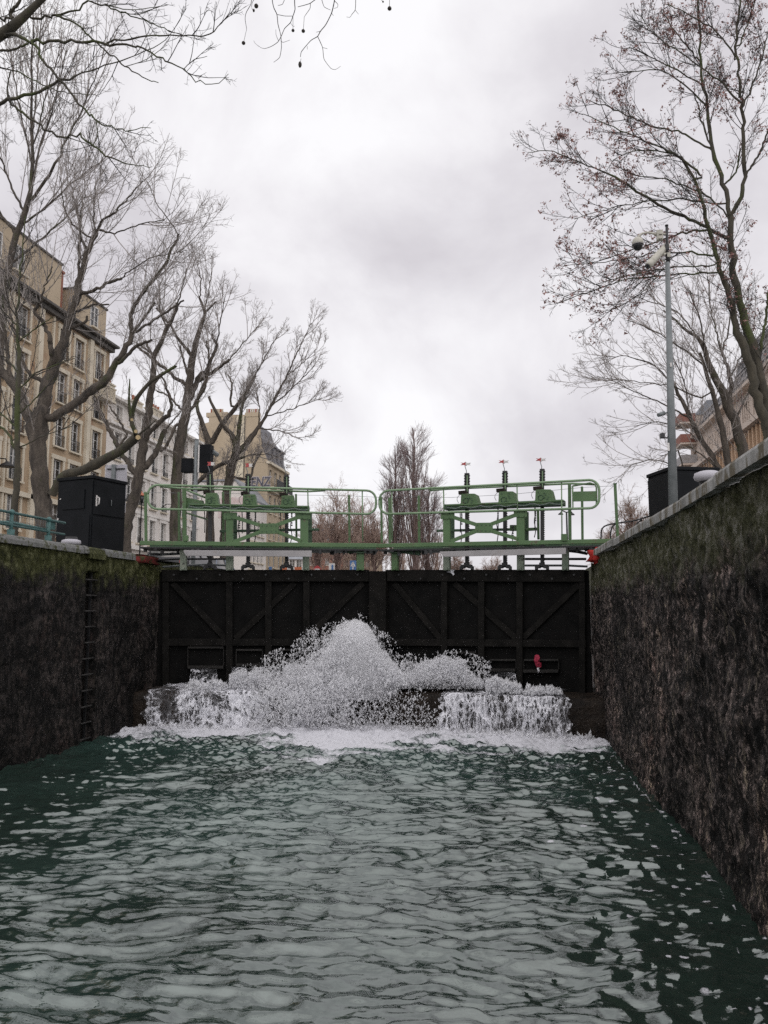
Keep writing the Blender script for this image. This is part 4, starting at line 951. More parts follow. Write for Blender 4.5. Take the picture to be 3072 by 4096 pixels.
# left quay, front to back --------------------------------------------------
t1 = ['290,2090,62 275,1950,55 255,1750,55 235,1550,56 250,1440,52 270,1300,45',
 '225,1500,42 165,1330,36 110,1200,34 40,1110,32 -40,1040,30 -160,900,24', '112,1200,16 60,1080,13 40,900,12 20,760,9 10,560,6',
 '260,1400,45 280,1280,42 310,1120,40 370,980,33 430,800,28 475,640,26 500,480,22 560,330,17 610,200,13',
 '310,1120,22 330,980,19 310,860,15 260,760,12 215,690,12 255,650,8 280,560,5 330,420,4', '500,480,10 500,300,9 510,180,7 480,40,5 440,-120,3',
 '560,330,11 525,270,8 505,180,6 520,20,4', '480,600,13 600,570,11 690,520,10 770,495,9', '770,490,5 830,440,4 940,370,3.5 1030,350,3 1180,320,2',
 '450,810,11 540,770,9 552,735,7', '500,700,9 600,660,7 690,660,5', '290,1150,15 200,1110,13 140,1030,10 110,880,8 60,700,6 40,520,4',
 '330,1380,30 450,1300,29 560,1220,28 680,1130,26 740,1020,21 830,880,17 830,720,14 900,590,12 1030,430,10 1130,220,7', '1130,220,4 1060,120,3.5 990,20,3 930,-120,2',
 '760,1030,12 850,930,11 960,885,8', '840,850,9 900,760,8 980,650,7', '850,840,9 1000,740,8 1160,635,6',
 '610,200,10 640,140,8 760,40,6 900,-120,3', '620,190,8 720,210,5 900,150,4 1040,125,2.5', '600,190,7 590,60,5 610,-140,3', '590,240,7 480,180,6 400,30,4 380,-150,2.5']
tree1, _ = photo_tree('biggest bare tree at the far left, one long limb reaching right', 18.5, t1, c3, 21, M['bark'], M['twig'], shoots=(9, 1.4, 3.2, .35))
t1b = ['330,1860,26 400,1740,29 520,1710,30 640,1650,30 770,1580,28 865,1495,27', '862,1490,14 830,1400,13 815,1280,8 820,1130,3', '825,1400,15 860,1260,14 950,1150,11 1110,1050,9', '860,1495,8 930,1440,5 985,1390,3']
# the sawn lower limb belongs to the same tree
def add_limbs(root, Y0, limbs, cv, seed, mat, name='limb', dep=.2):
    rng = np.random.default_rng(seed); parts = []; prev = []
    for s in limbs:
        p2 = parse(s, cv); P3 = [at_y(x, y, Y0-i*.12) for i, (x, y, _) in enumerate(p2)]; Rr = [r_*mpp(P3[0]) for _, _, r_ in p2]
        q, rr = resample(P3, Rr, 18); parts.append(tubes_np(q[None], (rr*(1+rng.normal(0, .05, 18)))[None], 10)); prev.append(P3[-1])
    V, F = merge(parts); o = mesh_np(name, V, [F], mat); o.parent = root; o.matrix_parent_inverse = world_of(root).inverted(); o['label'] = 'low mossy limb with freshly sawn pale ends'
    return prev
ends = add_limbs(tree1, 18.5, t1b, c3, 3, M['bark_moss'])
for (x, y, r_) in ((872, 1500, 15), (858, 1462, 11), (833, 1388, 9)):
    p = at_y(x*.633, 800+y*.633, 17.7); d = (EYE-p)/np.linalg.norm(EYE-p); MB().tube([p-d*.05, p+d*.06], r_*.633*mpp(p), 12).build('sawn_face', M['cut'], tree1)
t0 = ['98,1990,23 110,1700,20 110,1500,18 115,1250,17 120,1000,13 108,850,10 118,600,6 140,350,4 160,100,3', '92,1570,9 60,1480,8 0,1430,7 -80,1400,5', '128,1560,5 250,1500,4 450,1430,2.5', '105,1440,6 40,1380,5 -60,1300,4',
 '118,1200,6 220,1100,5 330,1050,4 470,1000,2.5', '118,1100,6 40,1000,5 -60,960,4', '112,900,6 200,830,4 330,740,3', '115,1350,5 190,1290,4 290,1180,3', '110,800,5 20,700,4 -60,640,3']
photo_tree('slender mossy young tree standing left of the biggest tree', 15.5, t0, c3, 31, M['bark_moss'], M['twig_dark'], shoots=(6, .7, 1.8, .3), t2=(7, .2, .7), t3=(3, .08, .2))
t2 = ['795,2160,35 810,2000,38 860,1850,37 890,1650,34 910,1500,29 940,1350,26 965,1150,21 975,1000,17 1050,820,13 1110,700,10 1118,650,9', '850,1725,20 760,1580,17 690,1450,14 640,1350,11 600,1290,8', '920,1690,20 990,1590,18 1040,1450,15',
 '905,1540,18 960,1450,16 1060,1360,14 1085,1320,12 1070,1240,9 1030,1120,6', '975,1000,10 930,920,8 920,890,6', '750,1570,9 800,1480,8 740,1370,6 690,1300,4', '1100,720,6 1140,600,5 1180,430,3', '1060,820,7 1010,700,5 1010,520,3', '1040,1460,6 1090,1400,5 1150,1330,3',
 '640,1350,5 600,1240,4 640,1100,2.5', '960,1180,8 1050,1080,6 1120,1050,5', '985,980,7 900,930,6 860,900,4']
photo_tree('bare tree with sawn stubs rising just right of the left black hut', 27., t2, c3, 41, M['bark'], M['twig'], shoots=(7, 1.4, 3.2, .35))
t3 = ['505,2170,38 510,1950,38 545,1700,36 580,1480,33 610,1250,23 650,1050,17 690,920,12 660,810,7', '600,1480,23 650,1350,18 720,1280,13 775,1130,10 735,1060,6', '650,1370,14 760,1300,12 860,1225,9', '575,1390,14 450,1300,11 250,1140,8', '600,1190,12 500,1060,9 470,1000,8 370,880,6',
 '690,920,8 770,840,6', '600,1560,12 700,1400,10 720,1250,7 710,1100,6', '545,1560,8 460,1470,7 380,1430,6', '590,1350,10 540,1180,7 530,1130,5', '690,920,6 720,780,4 740,640,2.5', '770,1130,6 800,960,4 830,800,2.5', '855,1230,5 960,1100,3.5 1050,1000,2', '665,800,5 670,690,4 640,560,2.5', '505,1660,10 440,1800,12 400,1830,11']
photo_tree('tall straight bare tree with dark trunk left of the signal post', 34., t3, c7, 51, M['bark'], M['twig'], shoots=(8, 1.7, 3.6, .5), r=(.018, .008, .0055))
t4 = ['835,2170,30 870,1950,33 905,1820,29 875,1720,17 810,1655,13 720,1470,9', '905,1800,20 920,1700,16 940,1550,11 985,1400,7', '905,1850,22 990,1760,20 1050,1680,14 1130,1540,9 1240,1330,6 1330,1130,4', 'G 735,2170,28 725,1950,27 720,1780,27 680,1650,16 640,1520,12 690,1380,9', '735,1780,20 830,1630,17 950,1480,13 1030,1330,9', '600,2090,14 700,1990,15 800,1920,14 960,1870,9', '990,2020,9 1030,1900,8 1075,1830,6', '865,1520,8 875,1380,7 850,1330,4',
 '1030,1330,5 1100,1200,4 1190,1040,2.5', '1130,1540,5 1260,1430,4 1420,1270,2.5', '1100,1600,5 1250,1560,4 1470,1480,2', '1060,1680,5 1200,1700,4 1340,1760,2', '960,1860,4 1100,1850,3 1270,1900,2', '1240,1330,4 1330,1260,3 1440,1150,2', '1330,1130,3 1370,1050,2.5 1400,980,2', '1050,1680,5 1060,1560,4 1040,1440,3']
photo_tree('bare spreading tree in front of the tan blank gable', 43., t4, c7, 61, M['bark'], M['twig'], shoots=(8, 1.4, 3.0, .55), r=(.022, .010, .007), t2=(9, .4, 1.1))
tz = ['-70,2900,30 40,1700,22 100,1420,21 150,1290,18 175,1200,17 195,1000,11 190,500,7 200,150,4', '190,1210,10 260,1110,10 330,1000,8 400,850,6 500,650,4 620,350,2.5', '180,1180,7 240,900,6 330,600,4 400,300,3', '195,1000,6 130,700,5 60,350,3', '150,1290,8 60,1100,6 -20,900,5', '195,900,6 270,620,4 360,300,3', '100,1420,9 -20,1250,7 -120,1000,5', '195,800,5 230,420,4 250,60,2.5', '130,1350,8 260,1270,6 420,1120,4 560,1000,3', '60,1600,9 200,1480,7 380,1330,5 520,1180,3']
photo_tree('bare tree behind the biggest one, its pale shoots filling the upper left corner', 25., tz, cTL, 71, M['bark'], M['twig'], shoots=(9, 2.0, 4.6, .3), up=(.16, .05, .04), r=(.016, .0075, .005), ang=(12, 40))
# overhanging plane tree, trunk outside the picture on the left quay
pl = ['-130,270,42 -60,235,40 20,195,34 130,120,25 220,40,22 300,-60,20 420,-200,17 640,-330,14', '10,205,14 150,240,10 350,245,9 600,255,8 820,275,6 960,340,5 1110,415,4 1210,495,3 1300,505,2.4 1380,450,1.6', '660,250,6 900,222,5 1070,215,4.5 1250,210,3.6 1330,150,2.6 1400,50,1.8', '-120,125,9 -30,115,8 150,108,8 340,95,7 430,75,6 540,10,5.5 620,30,5 730,70,4.4 870,120,3.6 1010,180,3 1100,215,2',
 '340,95,7 450,140,6 560,240,5.5 670,330,5 760,400,4.5 850,460,3.5 950,500,2.4', '195,260,8 290,390,8 360,490,8 470,620,7 580,735,5 680,765,4 780,790,3 910,765,1.8', '-130,700,14 -30,640,12 60,610,11 200,560,9 360,490,8 480,450,5 700,380,3.5 1000,250,2', '60,625,8 200,730,7 350,820,7 485,805,6 550,880,6 690,965,5 830,1000,3 920,1010,1.8',
 '-120,380,6 -30,400,5 130,440,4.4 250,510,4 400,560,3 600,575,2', '-120,290,9 -30,300,8 60,305,7 170,262,6', '60,80,12 110,20,10 150,-60,8', '50,480,4 45,560,6 60,620,7', '580,735,3.5 590,820,3 560,880,2', '1110,415,2.5 1170,360,2.2 1250,340,1.6', '760,400,2.5 880,360,2 1010,270,1.5', '620,30,3 800,60,2.5 1010,30,2', '730,70,3 830,90,2.4 960,40,1.8']
plane, pl_l = photo_tree('mossy black plane tree boughs reaching in over the upper left corner', 8.6, pl, cTL, 81, M['bark_moss'], M['twig_dark'], root_pt=[((-8.6, 8.6, QZ-.1), .42), ((-8.5, 8.6, 5.5), .36), ((-7.9, 8.6, 7.0), .30)], shoots=(6, .35, .85, .2), t2=(4, .12, .38), t3=(3, .05, .14), r=(.006, .0034, .0024), up=(.03, .05, .05), dep=.22, ang=(25, 60), start=.25, group=None, name='plane_tree', t3ang=(35, 75))
# twigs with seed balls hanging over the middle: the end of the plane tree's high bough
hg = ['445,-60,4 450,20,4 465,80,4 492,135,4 502,230,3.6 518,290,3.4 530,345,3.4 535,450,3 518,545,2.4 462,590,2', '660,-60,4.5 660,30,4.2 664,90,4.2 645,150,4 620,215,3.6 565,270,3.4 530,350,3.4 500,400,3 440,440,2.6 380,460,2 340,452,1.8 290,415,1.6 272,385,1.4', '497,138,2.6 570,152,2.4 645,152,2.4', '530,385,2.4 550,402,2 615,380,1.4', '482,280,1.6 484,330,1.8 508,390,2.2', '620,215,1.8 645,250,1.6 660,248,1.4',
 '1045,-60,5 1035,20,5 1010,125,4.6 955,235,4.4 905,295,4.2 878,345,4 812,385,3.2 725,488,3 715,540,2.4', '878,345,3.4 925,450,2.8 938,560,2.6 1005,650,2.2 1050,660,1.8 1095,628,1.4', '1010,125,2 1028,150,1.6', '905,295,2 865,305,1.6', '925,450,2 970,462,1.8', '780,440,2 780,468,1.6', '900,-40,4 810,30,3.4 750,50,3 690,65,2.6', '810,30,3 806,80,2.6 770,132,2.4 752,160,1.6', '255,-40,3.4 245,40,3 200,120,2.8 190,180,2.6 205,270,2.4', '1240,-40,3.4 1235,90,2.8 1200,140,2.4 1185,165,1.8 1152,160,1.4', '1235,95,2 1265,135,1.6', '570,-20,3 545,40,2.4 503,52,2', '915,-10,3 940,65,2.4 1000,95,1.8', '1040,10,3 1070,40,2.4 1065,70,1.8 1030,80,1.4', '300,-40,3 260,20,2.4 252,70,2 268,105,2.4', '1560,-40,1.6 1560,40,1.4']
def hang(root, Y0, limbs, cv, mat):
    parts = []
    for s in limbs:
        p2 = parse(s, cv); P3 = [at_y(x, y, Y0+.1*math.sin(x)) for x, y, _ in p2]; q, rr = resample(P3, [r_*mpp(P3[0]) for _, _, r_ in p2], max(16, 4*len(p2))); parts.append(tubes_np(q[None], rr[None], 6))
    # the bough above the frame that carries them
    A = pl_l[0][0][-1]; B = at_y(1700, -180, Y0); m = (A+B)/2+np.array([0, 0, .35]); q, rr = resample([A, m, B], [.06, .05, .025], 24); parts.append(tubes_np(q[None], rr[None], 8))
    for x in (445, 660, 900, 1040, 1240, 255, 570, 300, 1560):
        p = at_y(900+x*.422, -25, Y0); j = np.argmin(np.abs(q[:, 0]-p[0])); pp, r3 = resample([q[j], (q[j]+p)/2+np.array([0, .05, .03]), p], [.012, .009, .006], 8); parts.append(tubes_np(pp[None], r3[None], 6))
    V, F = merge(parts); o = mesh_np('hanging_twig', V, [F], mat); o.parent = root; o.matrix_parent_inverse = world_of(root).inverted()
hang(plane, 7.6, hg, cTC, M['bark_dark'])
M['ball'] = surf('seed_ball', (.02, .016, .013), (.05, .042, .034), 60., .9, bmp=.8, bd=.004)
def ball(px, py, rp, stalk=None, sq=(1, 1, 1)):
    c = at_y(px, py, 7.6); R_ = rp*mpp(c); bm = bmesh.new(); bmesh.ops.create_icosphere(bm, subdivisions=3, radius=1)
    for v in bm.verts:
        k = 1+.16*(float(vnoise(v.co.x*7, v.co.y*7, v.co.z*7, 3))-.5); v.co = Vector((v.co.x*R_*k*sq[0], v.co.y*R_*k*sq[1], v.co.z*R_*k*sq[2]))+Vector(c)
    for f in bm.faces: f.smooth = True
    me = bpy.data.meshes.new('seed_ball'); bm.to_mesh(me); bm.free(); me.materials.append(M['ball'])
    o = link('seed_ball', me, plane); o.matrix_parent_inverse = world_of(plane).inverted()
    if stalk: mb = MB(); mb.tube([c, at_y(*stalk, 7.6)], .0022, 4); mb.build('seed_stalk', M['bark_dark'], plane)
for b_ in ((974, 172, 7.2, (987, 114)), (1172, 122, 6, (1172, 66)), (1213, 124, 7, (1217, 68)), (1558, 34, 8, (1558, -10)), (1532, 7, 3.5, (1522, -5))): ball(*b_)
ball(1200, 258, 9, (1204, 235), (.75, .75, 1.5)); ball(1025, 24, 9, None, (.9, .9, 1.0)); ball(1015, 42, 6, None, (.7, .7, 1.2))
# right quay ------------------------------------------------------------------
nr = ['1700,3050,46 1665,2806,43 1640,2594,40 1590,2383,36 1530,2150,30 1500,2050,28 1440,1800,23 1420,1500,21 1410,1400,20', '1650,2800,36 1575,2542,34 1523,2330,30 1465,2150,25 1400,1900,18 1330,1700,16 1260,1430,13 1200,1200,10 1100,1020,8', '1600,2300,13 1625,2180,10 1650,2050,9 1662,1900,8', '1410,1400,15 1370,1200,14 1300,980,13 1260,700,10 1220,400,8 1200,0,6 1190,-150,5', '1425,1390,15 1480,1280,14 1510,1150,13 1500,900,12 1490,700,10 1450,300,8 1480,0,6 1490,-150,5',
 '1410,1560,12 1300,1500,11 1200,1450,10 950,1330,9 700,1170,7 500,1080,4 250,980,3 100,985,2', '1295,970,7 1200,920,6 1080,850,6 900,820,5 650,700,4 480,650,2.5', '1240,1150,8 1050,1000,6 850,910,4.5 560,780,3 430,740,2', '1310,1670,7 1150,1640,6 900,1650,4 620,1700,3 300,1730,2', '1390,1760,7 1150,1780,6 760,1810,4 480,1900,3 280,1970,2', '1270,1500,8 1130,1500,7 800,1620,4 560,1690,3', '1500,700,7 1380,560,6 1150,380,4 950,250,3 780,60,2', '1260,700,6 1130,560,5 950,450,3.5 700,470,2', '1460,400,6 1350,230,5 1200,120,4 1000,30,3', '1370,1200,7 1450,1120,6 1480,960,5',
 '1490,700,7 1560,560,6 1620,380,5 1660,200,4', '1510,1150,8 1600,1000,7 1660,850,6', '1220,400,5 1060,210,4 960,60,3', '1240,560,5 1000,420,4 760,310,2.5', '1300,980,6 1220,760,5 1180,600,4', '1100,1020,5 950,980,4 780,980,3 650,1040,2', '1340,1330,6 1120,1290,5 860,1310,4 560,1370,2.5 400,1420,1.8', '1330,1720,5 1000,1740,4 700,1800,3 520,1850,2', '1000,1720,3.5 860,1880,3 700,1990,2.2 520,2040,1.6', '1470,300,5 1540,120,4 1600,-80,3', '1410,1420,6 1280,1280,5 1000,1170,4 760,1130,2.5']
photo_tree('near bare tree on the right quay with reddish dry seed clusters on its twigs', 20., nr, cTR, 91, M['bark_moss'], M['twig_dark'], shoots=(13, .8, 1.9, .5), t2=(7, .25, .65), t3=(3, .08, .22), r=(.010, .005, .0036), up=(.05, .04, .03), dep=.3, group='bare trees along the right quay', seeds=.85, ang=(22, 55))
rr_ = ['1000,1760,36 990,1620,35 930,1400,34 850,1200,28 770,1050,20 720,900,14 600,800,9 480,700,5', '900,1300,18 900,1120,14 850,970,10 830,900,8', 'G 900,1720,24 840,1400,20 800,1250,16 740,1050,12 700,960,8', 'G 850,1760,22 830,1700,20 730,1530,18 650,1380,16 570,1210,12 545,1140,8', '560,1190,6 420,1040,4 250,990,3 60,1000,2', '650,1380,7 500,1300,5 300,1210,3.5 130,1130,2', '740,1050,6 600,940,5 430,830,3.5 250,760,2', '720,900,6 560,700,4 330,620,2.5', '700,1250,6 540,1170,4.5 330,1150,3 60,1120,2', '730,1530,6 600,1440,4 420,1400,3 300,1430,2', '760,1000,6 720,800,5 640,560,3', '850,970,6 900,780,5 880,560,3', '830,900,5 780,700,4 760,480,3', '640,1360,5 620,1160,4 520,960,3', '820,1690,5 650,1560,4 460,1620,2.5', '600,1700,5 500,1660,4 400,1640,3 230,1690,1.8', '900,1120,6 990,950,5 1060,800,3', '930,1400,8 1010,1230,6 1100,1080,4']
photo_tree('many stemmed bare tree behind the right camera pole', 31., rr_, c5, 101, M['bark'], M['twig'], shoots=(8, 1.5, 3.3, .3), t2=(8, .4, 1.0), t3=(4, .1, .3), r=(.016, .0078, .0056), group='bare trees along the right quay', up=(.07, .04, .03), dep=.4)

# far trees ------------------------------------------------------------------
def far_tree(label, px, Y, base_px, top_px, half_px, seed, style, group, bark, twig, thick=1., trunk_r=.3, name='bare_tree'):
    """procedural bare tree of the given outline; base and top in photo rows"""
    rng = np.random.default_rng(seed); b = at_y(px, base_px, Y); zt = at_y(px, top_px, Y)[2]; base = np.array([b[0], Y, QZ]); H = zt-QZ; hw = half_px*mpp(b)
    root = thing(name, label, 'tree', base, group=group)
    tpts = np.stack([base+np.array([rng.normal(0, .15)*i*.2, rng.normal(0, .15)*i*.2, H*(.97 if style == 'poplar' else .5)*i/9-.1]) for i in range(10)])
    trad = trunk_r*np.linspace(1, .12 if style == 'poplar' else .45, 10)
    parts = [tubes_np(tpts[None], trad[None], 8)]; tw = []
    if style == 'poplar':
        n = 84; t = np.sort(rng.uniform(.05, .95, n)); ph = rng.random(n)*6.28; st = np.stack([np.interp(t*9, range(10), tpts[:, c]) for c in range(3)], 1)
        l = np.minimum(H*.52, H*(1.0-t)*.9+.6)*rng.uniform(.7, 1.05, n); out = hw*np.clip(1.35*np.sin(np.pi*np.clip(t*.75+.2, 0, 1))**.8, .15, 1)*rng.uniform(.45, 1.05, n)
        l = np.clip(np.minimum(l, H*(1-.42*(out/hw)**1.2*rng.uniform(.6, 1.2, n))-t*H), H*.05, None)
        s = np.linspace(0, 1, 9); P = st[:, None]+np.stack([(np.cos(ph)*out)[:, None]*s**.75, (np.sin(ph)*out)[:, None]*s**.75, l[:, None]*s], -1)+rng.normal(0, .05, (n, 9, 3))*s[None, :, None]
        R = (np.clip(trunk_r*.30*(1-t), .03, 1))[:, None]*np.linspace(1, .2, 9)[None]
        parts.append(tubes_np(P, R, 5))
        b2, r2 = spawn(rng, P, R, 14, .1, 1., (.7, 2.4), (8, 26), .10, 5, .06, .014*thick, .008*thick, .4); b3, r3 = spawn(rng, b2, r2, 3, .2, 1., (.3, .9), (10, 32), .08, 4, .08, .008*thick, .006*thick, .3)
        tw = [tubes_np(b2, r2, 3), tubes_np(b3, r3, 3)]
    else:
        n = 26; t = rng.uniform(.45, 1., n); st = np.stack([np.interp(t*9, range(10), tpts[:, c]) for c in range(3)], 1); ph = rng.random(n)*6.28
        el = rng.uniform(.25, 1.35, n); l = rng.uniform(.45, .62, n)*H; D = np.stack([np.cos(ph)*np.cos(el)*hw/(H*.5), np.sin(ph)*np.cos(el)*hw/(H*.5), np.sin(el)*.9], -1)
        s = np.linspace(0, 1, 9); P = st[:, None]+D[:, None]*(l[:, None, None]*s[None, :, None])+rng.normal(0, .10, (n, 9, 3)).cumsum(1)*.8; P[:, :, 2] += s[None]**2*H*.06
        R = trunk_r*.4*np.linspace(1, .15, 9)[None]*np.ones((n, 1)); parts.append(tubes_np(P, R, 5))
        b1, r1 = spawn(rng, P, R, 8, .2, 1., (H*.10, H*.24), (20, 55), .06, 6, .12, .035*thick, .014*thick, .4); b2, r2 = spawn(rng, b1, r1, 6, .15, 1., (H*.04, H*.11), (20, 60), .05, 5, .12, .017*thick, .010*thick, .4)
        b3, r3 = spawn(rng, b2, r2, 3, .2, 1., (.25, .8), (25, 65), .03, 3, .1, .008*thick, .006*thick, .3)
        tw = [tubes_np(b1, r1, 4), tubes_np(b2, r2, 3), tubes_np(b3, r3, 3)]
    for nm, pp, mt in (('trunk', parts, bark), ('crown', tw, twig)):
        V, F = merge(pp); o = mesh_np(nm, V, [F], mt); o.parent = root; o.matrix_parent_inverse = world_of(root).inverted()
    return root
GP = 'poplars beyond the gates'; GF = 'far round trees beyond the gates'
far_tree('tallest bare poplar, beyond the meeting point of the gates', 1660, 92, 2300, 1688, 84, 1, 'poplar', GP, M['bark_red'], M['twig_mauve'], 1.2, .42, 'poplar')
far_tree('narrower bare poplar left of the tallest one', 1580, 94, 2300, 1762, 58, 2, 'poplar', GP, M['bark_red'], M['twig_mauve'], 1.2, .34, 'poplar')
far_tree('lowest bare poplar, bushing out right of the tallest one', 1718, 97, 2300, 1895, 74, 3, 'poplar', GP, M['bark_red'], M['twig_mauve'], 1.2, .26, 'poplar')
for i, (px, Y, tp, hw, lab) in enumerate(((1270, 128, 2010, 60, 'low bare round tree beside the right post of the left cross frame'), (1345, 120, 1960, 80, 'bare round tree standing tallest in the clump behind the left railing'), (1440, 132, 1985, 75, 'bare round tree behind the last thin post of the left railing'), (1500, 126, 2050, 60, 'bare tree just left of the poplars, under the gap between the rails'),
     (1820, 150, 2205, 55, 'small pale twiggy tree under the right grey board'), (1960, 160, 2222, 50, 'small bare tree in the bright gap under the right grey board'), (2560, 70, 2010, 70, 'reddish bare tree crown rising over the right wall beside the end post'), (2440, 82, 2110, 60, 'low reddish bare tree behind the hoops on the right wall'))):
    far_tree(lab, px, Y, 2300, tp, hw, 20+i, 'round', GF, M['bark_red'], M['twig_brown'] if i != 4 else M['twig_brown'], 1.5 if Y > 100 else 1., .3)
# unbroken twiggy undergrowth along the far bend of the canal
def thicket(label, Y, px0, px1, top, n, seed, mat):
    rng = np.random.default_rng(seed); px = rng.uniform(px0, px1, n); b = np.array([at_y(p, 2300, Y+rng.uniform(-6, 6)) for p in px]); b[:, 2] = QZ
    H = np.array([at_y(p, top+rng.uniform(-20, 30), Y)[2]-QZ for p in px]); s = np.linspace(0, 1, 6)
    P = b[:, None]+np.stack([rng.normal(0, .6, n)[:, None]*s, rng.normal(0, .6, n)[:, None]*s, H[:, None]*s], -1)+rng.normal(0, .1, (n, 6, 3))*s[None, :, None]
    R = np.linspace(.07, .02, 6)[None]*np.ones((n, 1)); b1, r1 = spawn(rng, P, R, 12, .1, 1., (1., 2.6), (20, 60), .08, 5, .12, .03, .015, .3); b2, r2 = spawn(rng, b1, r1, 7, .1, 1., (.5, 1.3), (20, 60), .05, 4, .12, .018, .012, .3)
    V, F = merge([tubes_np(P, R, 4), tubes_np(b1, r1, 3), tubes_np(b2, r2, 3)]); tag(mesh_np('thicket', V, [F], mat), label, 'thicket', kind='stuff')
thicket('brown mass of bare bushes closing the view under the walkway', 142, 1240, 1770, 2150, 150, 5, M['twig_brown'])
# ================================================================== buildings
M['tan'] = surf('tan_render', (.31, .225, .145), (.44, .335, .225), .5, .9, bmp=.15, spots=((.30, .19, .12), .8, .58))
M['tan_pale'] = surf('tan_stone_trim', (.50, .44, .34), (.62, .56, .45), 1., .9, bmp=.15)
M['grime_roof'] = surf('dark_eaves', (.06, .055, .05), (.12, .11, .10), 2., .85)
M['cream_wall'] = surf('cream_render', (.58, .54, .50), (.70, .66, .62), .35, .9, bmp=.1, spots=((.46, .43, .39), .8, .62))
M['cream_trim'] = surf('cream_trim', (.60, .57, .53), (.72, .69, .65), 1., .9, bmp=.1)
M['gable'] = surf('bare_gable_render', (.36, .29, .20), (.47, .385, .28), .35, .92, (1, 1, .6), .2, spots=((.30, .24, .17), .5, .56))
M['gable_strip'] = surf('pale_flue_strip', (.52, .46, .34), (.64, .57, .44), .6, .9)
M['zinc'] = surf('zinc_roof', (.16, .17, .19), (.26, .27, .29), 1., .5)
M['slate'] = surf('slate_mansard', (.085, .085, .095), (.16, .155, .165), 3., .6)
M['brick'] = surf('chimney_brick', (.20, .075, .05), (.32, .13, .085), 6., .9, bmp=.3)
M['pot'] = surf('clay_pot', (.34, .12, .07), (.46, .19, .12), 6., .85)
M['beige'] = surf('beige_concrete', (.46, .38, .325), (.56, .475, .41), .5, .9, bmp=.1)
M['beige_ochre'] = surf('ochre_panel', (.46, .31, .20), (.55, .39, .27), .6, .9, bmp=.1)  # warmer ochre tone for the pilasters
M['rust_panel'] = surf('rust_red_panel', (.20, .08, .06), (.27, .12, .09), 3., .8, bmp=0)
M['frame_white'] = surf('window_white', (.52, .51, .49), (.62, .61, .59), 3., .6, bmp=0)
M['shutter'] = surf('shutter_grey', (.40, .39, .37), (.50, .49, .47), 3., .7, bmp=0)
M['rail_iron'] = surf('balcony_iron', (.012, .012, .013), (.03, .03, .03), 5., .5, bmp=0)
_win = {}
def window_mesh(w, h, kind, sur=None):
    key = (round(w, 2), round(h, 2), kind, sur)
    if key in _win: return _win[key]
    def mk(name, build, mats):
        mb = MB(); build(mb); o = mb.build(name, mats); me = o.data; bpy.data.objects.remove(o); return me
    fr = .07
    def frame(mb):
        for x in (-w/2+fr/2, w/2-fr/2): mb.box((x, 0, h/2), (fr, .06, h))
        mb.box((0, .004, fr/2), (w-2*fr, .06, fr)); mb.box((0, .004, h-fr/2), (w-2*fr, .06, fr))
        if w > .7: mb.box((0, .002, h/2), (.09, .05, h-2*fr))
        for q in ((.36, .70) if h > 1.4 else (.5,)): mb.box((0, .012, h*q), (w-2*fr, .035, .035))
    def pane(mb): mb.box((0, .03, h/2), (w-fr, .012, h-fr))
    def rail(mb):
        y = -.22; n = max(5, int(w/.12)); rh = .75 if kind == 'rail' else .42
        for i in range(n+1): mb.box((-w/2+w*i/n, y, rh/2), (.016, .016, rh))
        mb.box((0, y, rh), (w+.04, .035, .035)); mb.box((0, y, .06), (w+.04, .025, .025)); mb.box((0, y, rh*.62), (w, .02, .02))
    def sill(mb): mb.box((0, -.24, -.05), (w+.28, .22, .10))
    res = dict(frame=mk('window', frame, M['frame_white']), pane=mk('pane', pane, M['glass']), sill=mk('sill', sill, M['tan_pale']))
    if kind in ('rail', 'low'): res['railing'] = mk('railing', rail, M['rail_iron'])
    def surround(mb):
        y = -.2; mb.box((0, y, h+.13), (w+.5, .10, .26)); mb.box((-w/2-.10, y, h/2), (.18, .07, h)); mb.box((w/2+.10, y, h/2), (.18, .07, h))
    if sur: res['surround'] = mk('surround', surround, M[sur])
    _win[key] = res; return res
def put_window(root, x, z, w, h, kind='plain', y=.17, rz=0., sur=None):
    me = window_mesh(w, h, kind, sur); o = link('window', me['frame'], root)
    R = Matrix.Rotation(rz, 3, 'Z'); o.location = (x, y, z) if not rz else R @ Vector((x, y, z)); o.rotation_euler = (0, 0, rz)
    for k in ('pane', 'sill', 'railing', 'surround'):
        if k in me: link(k, me[k], o)
    return o
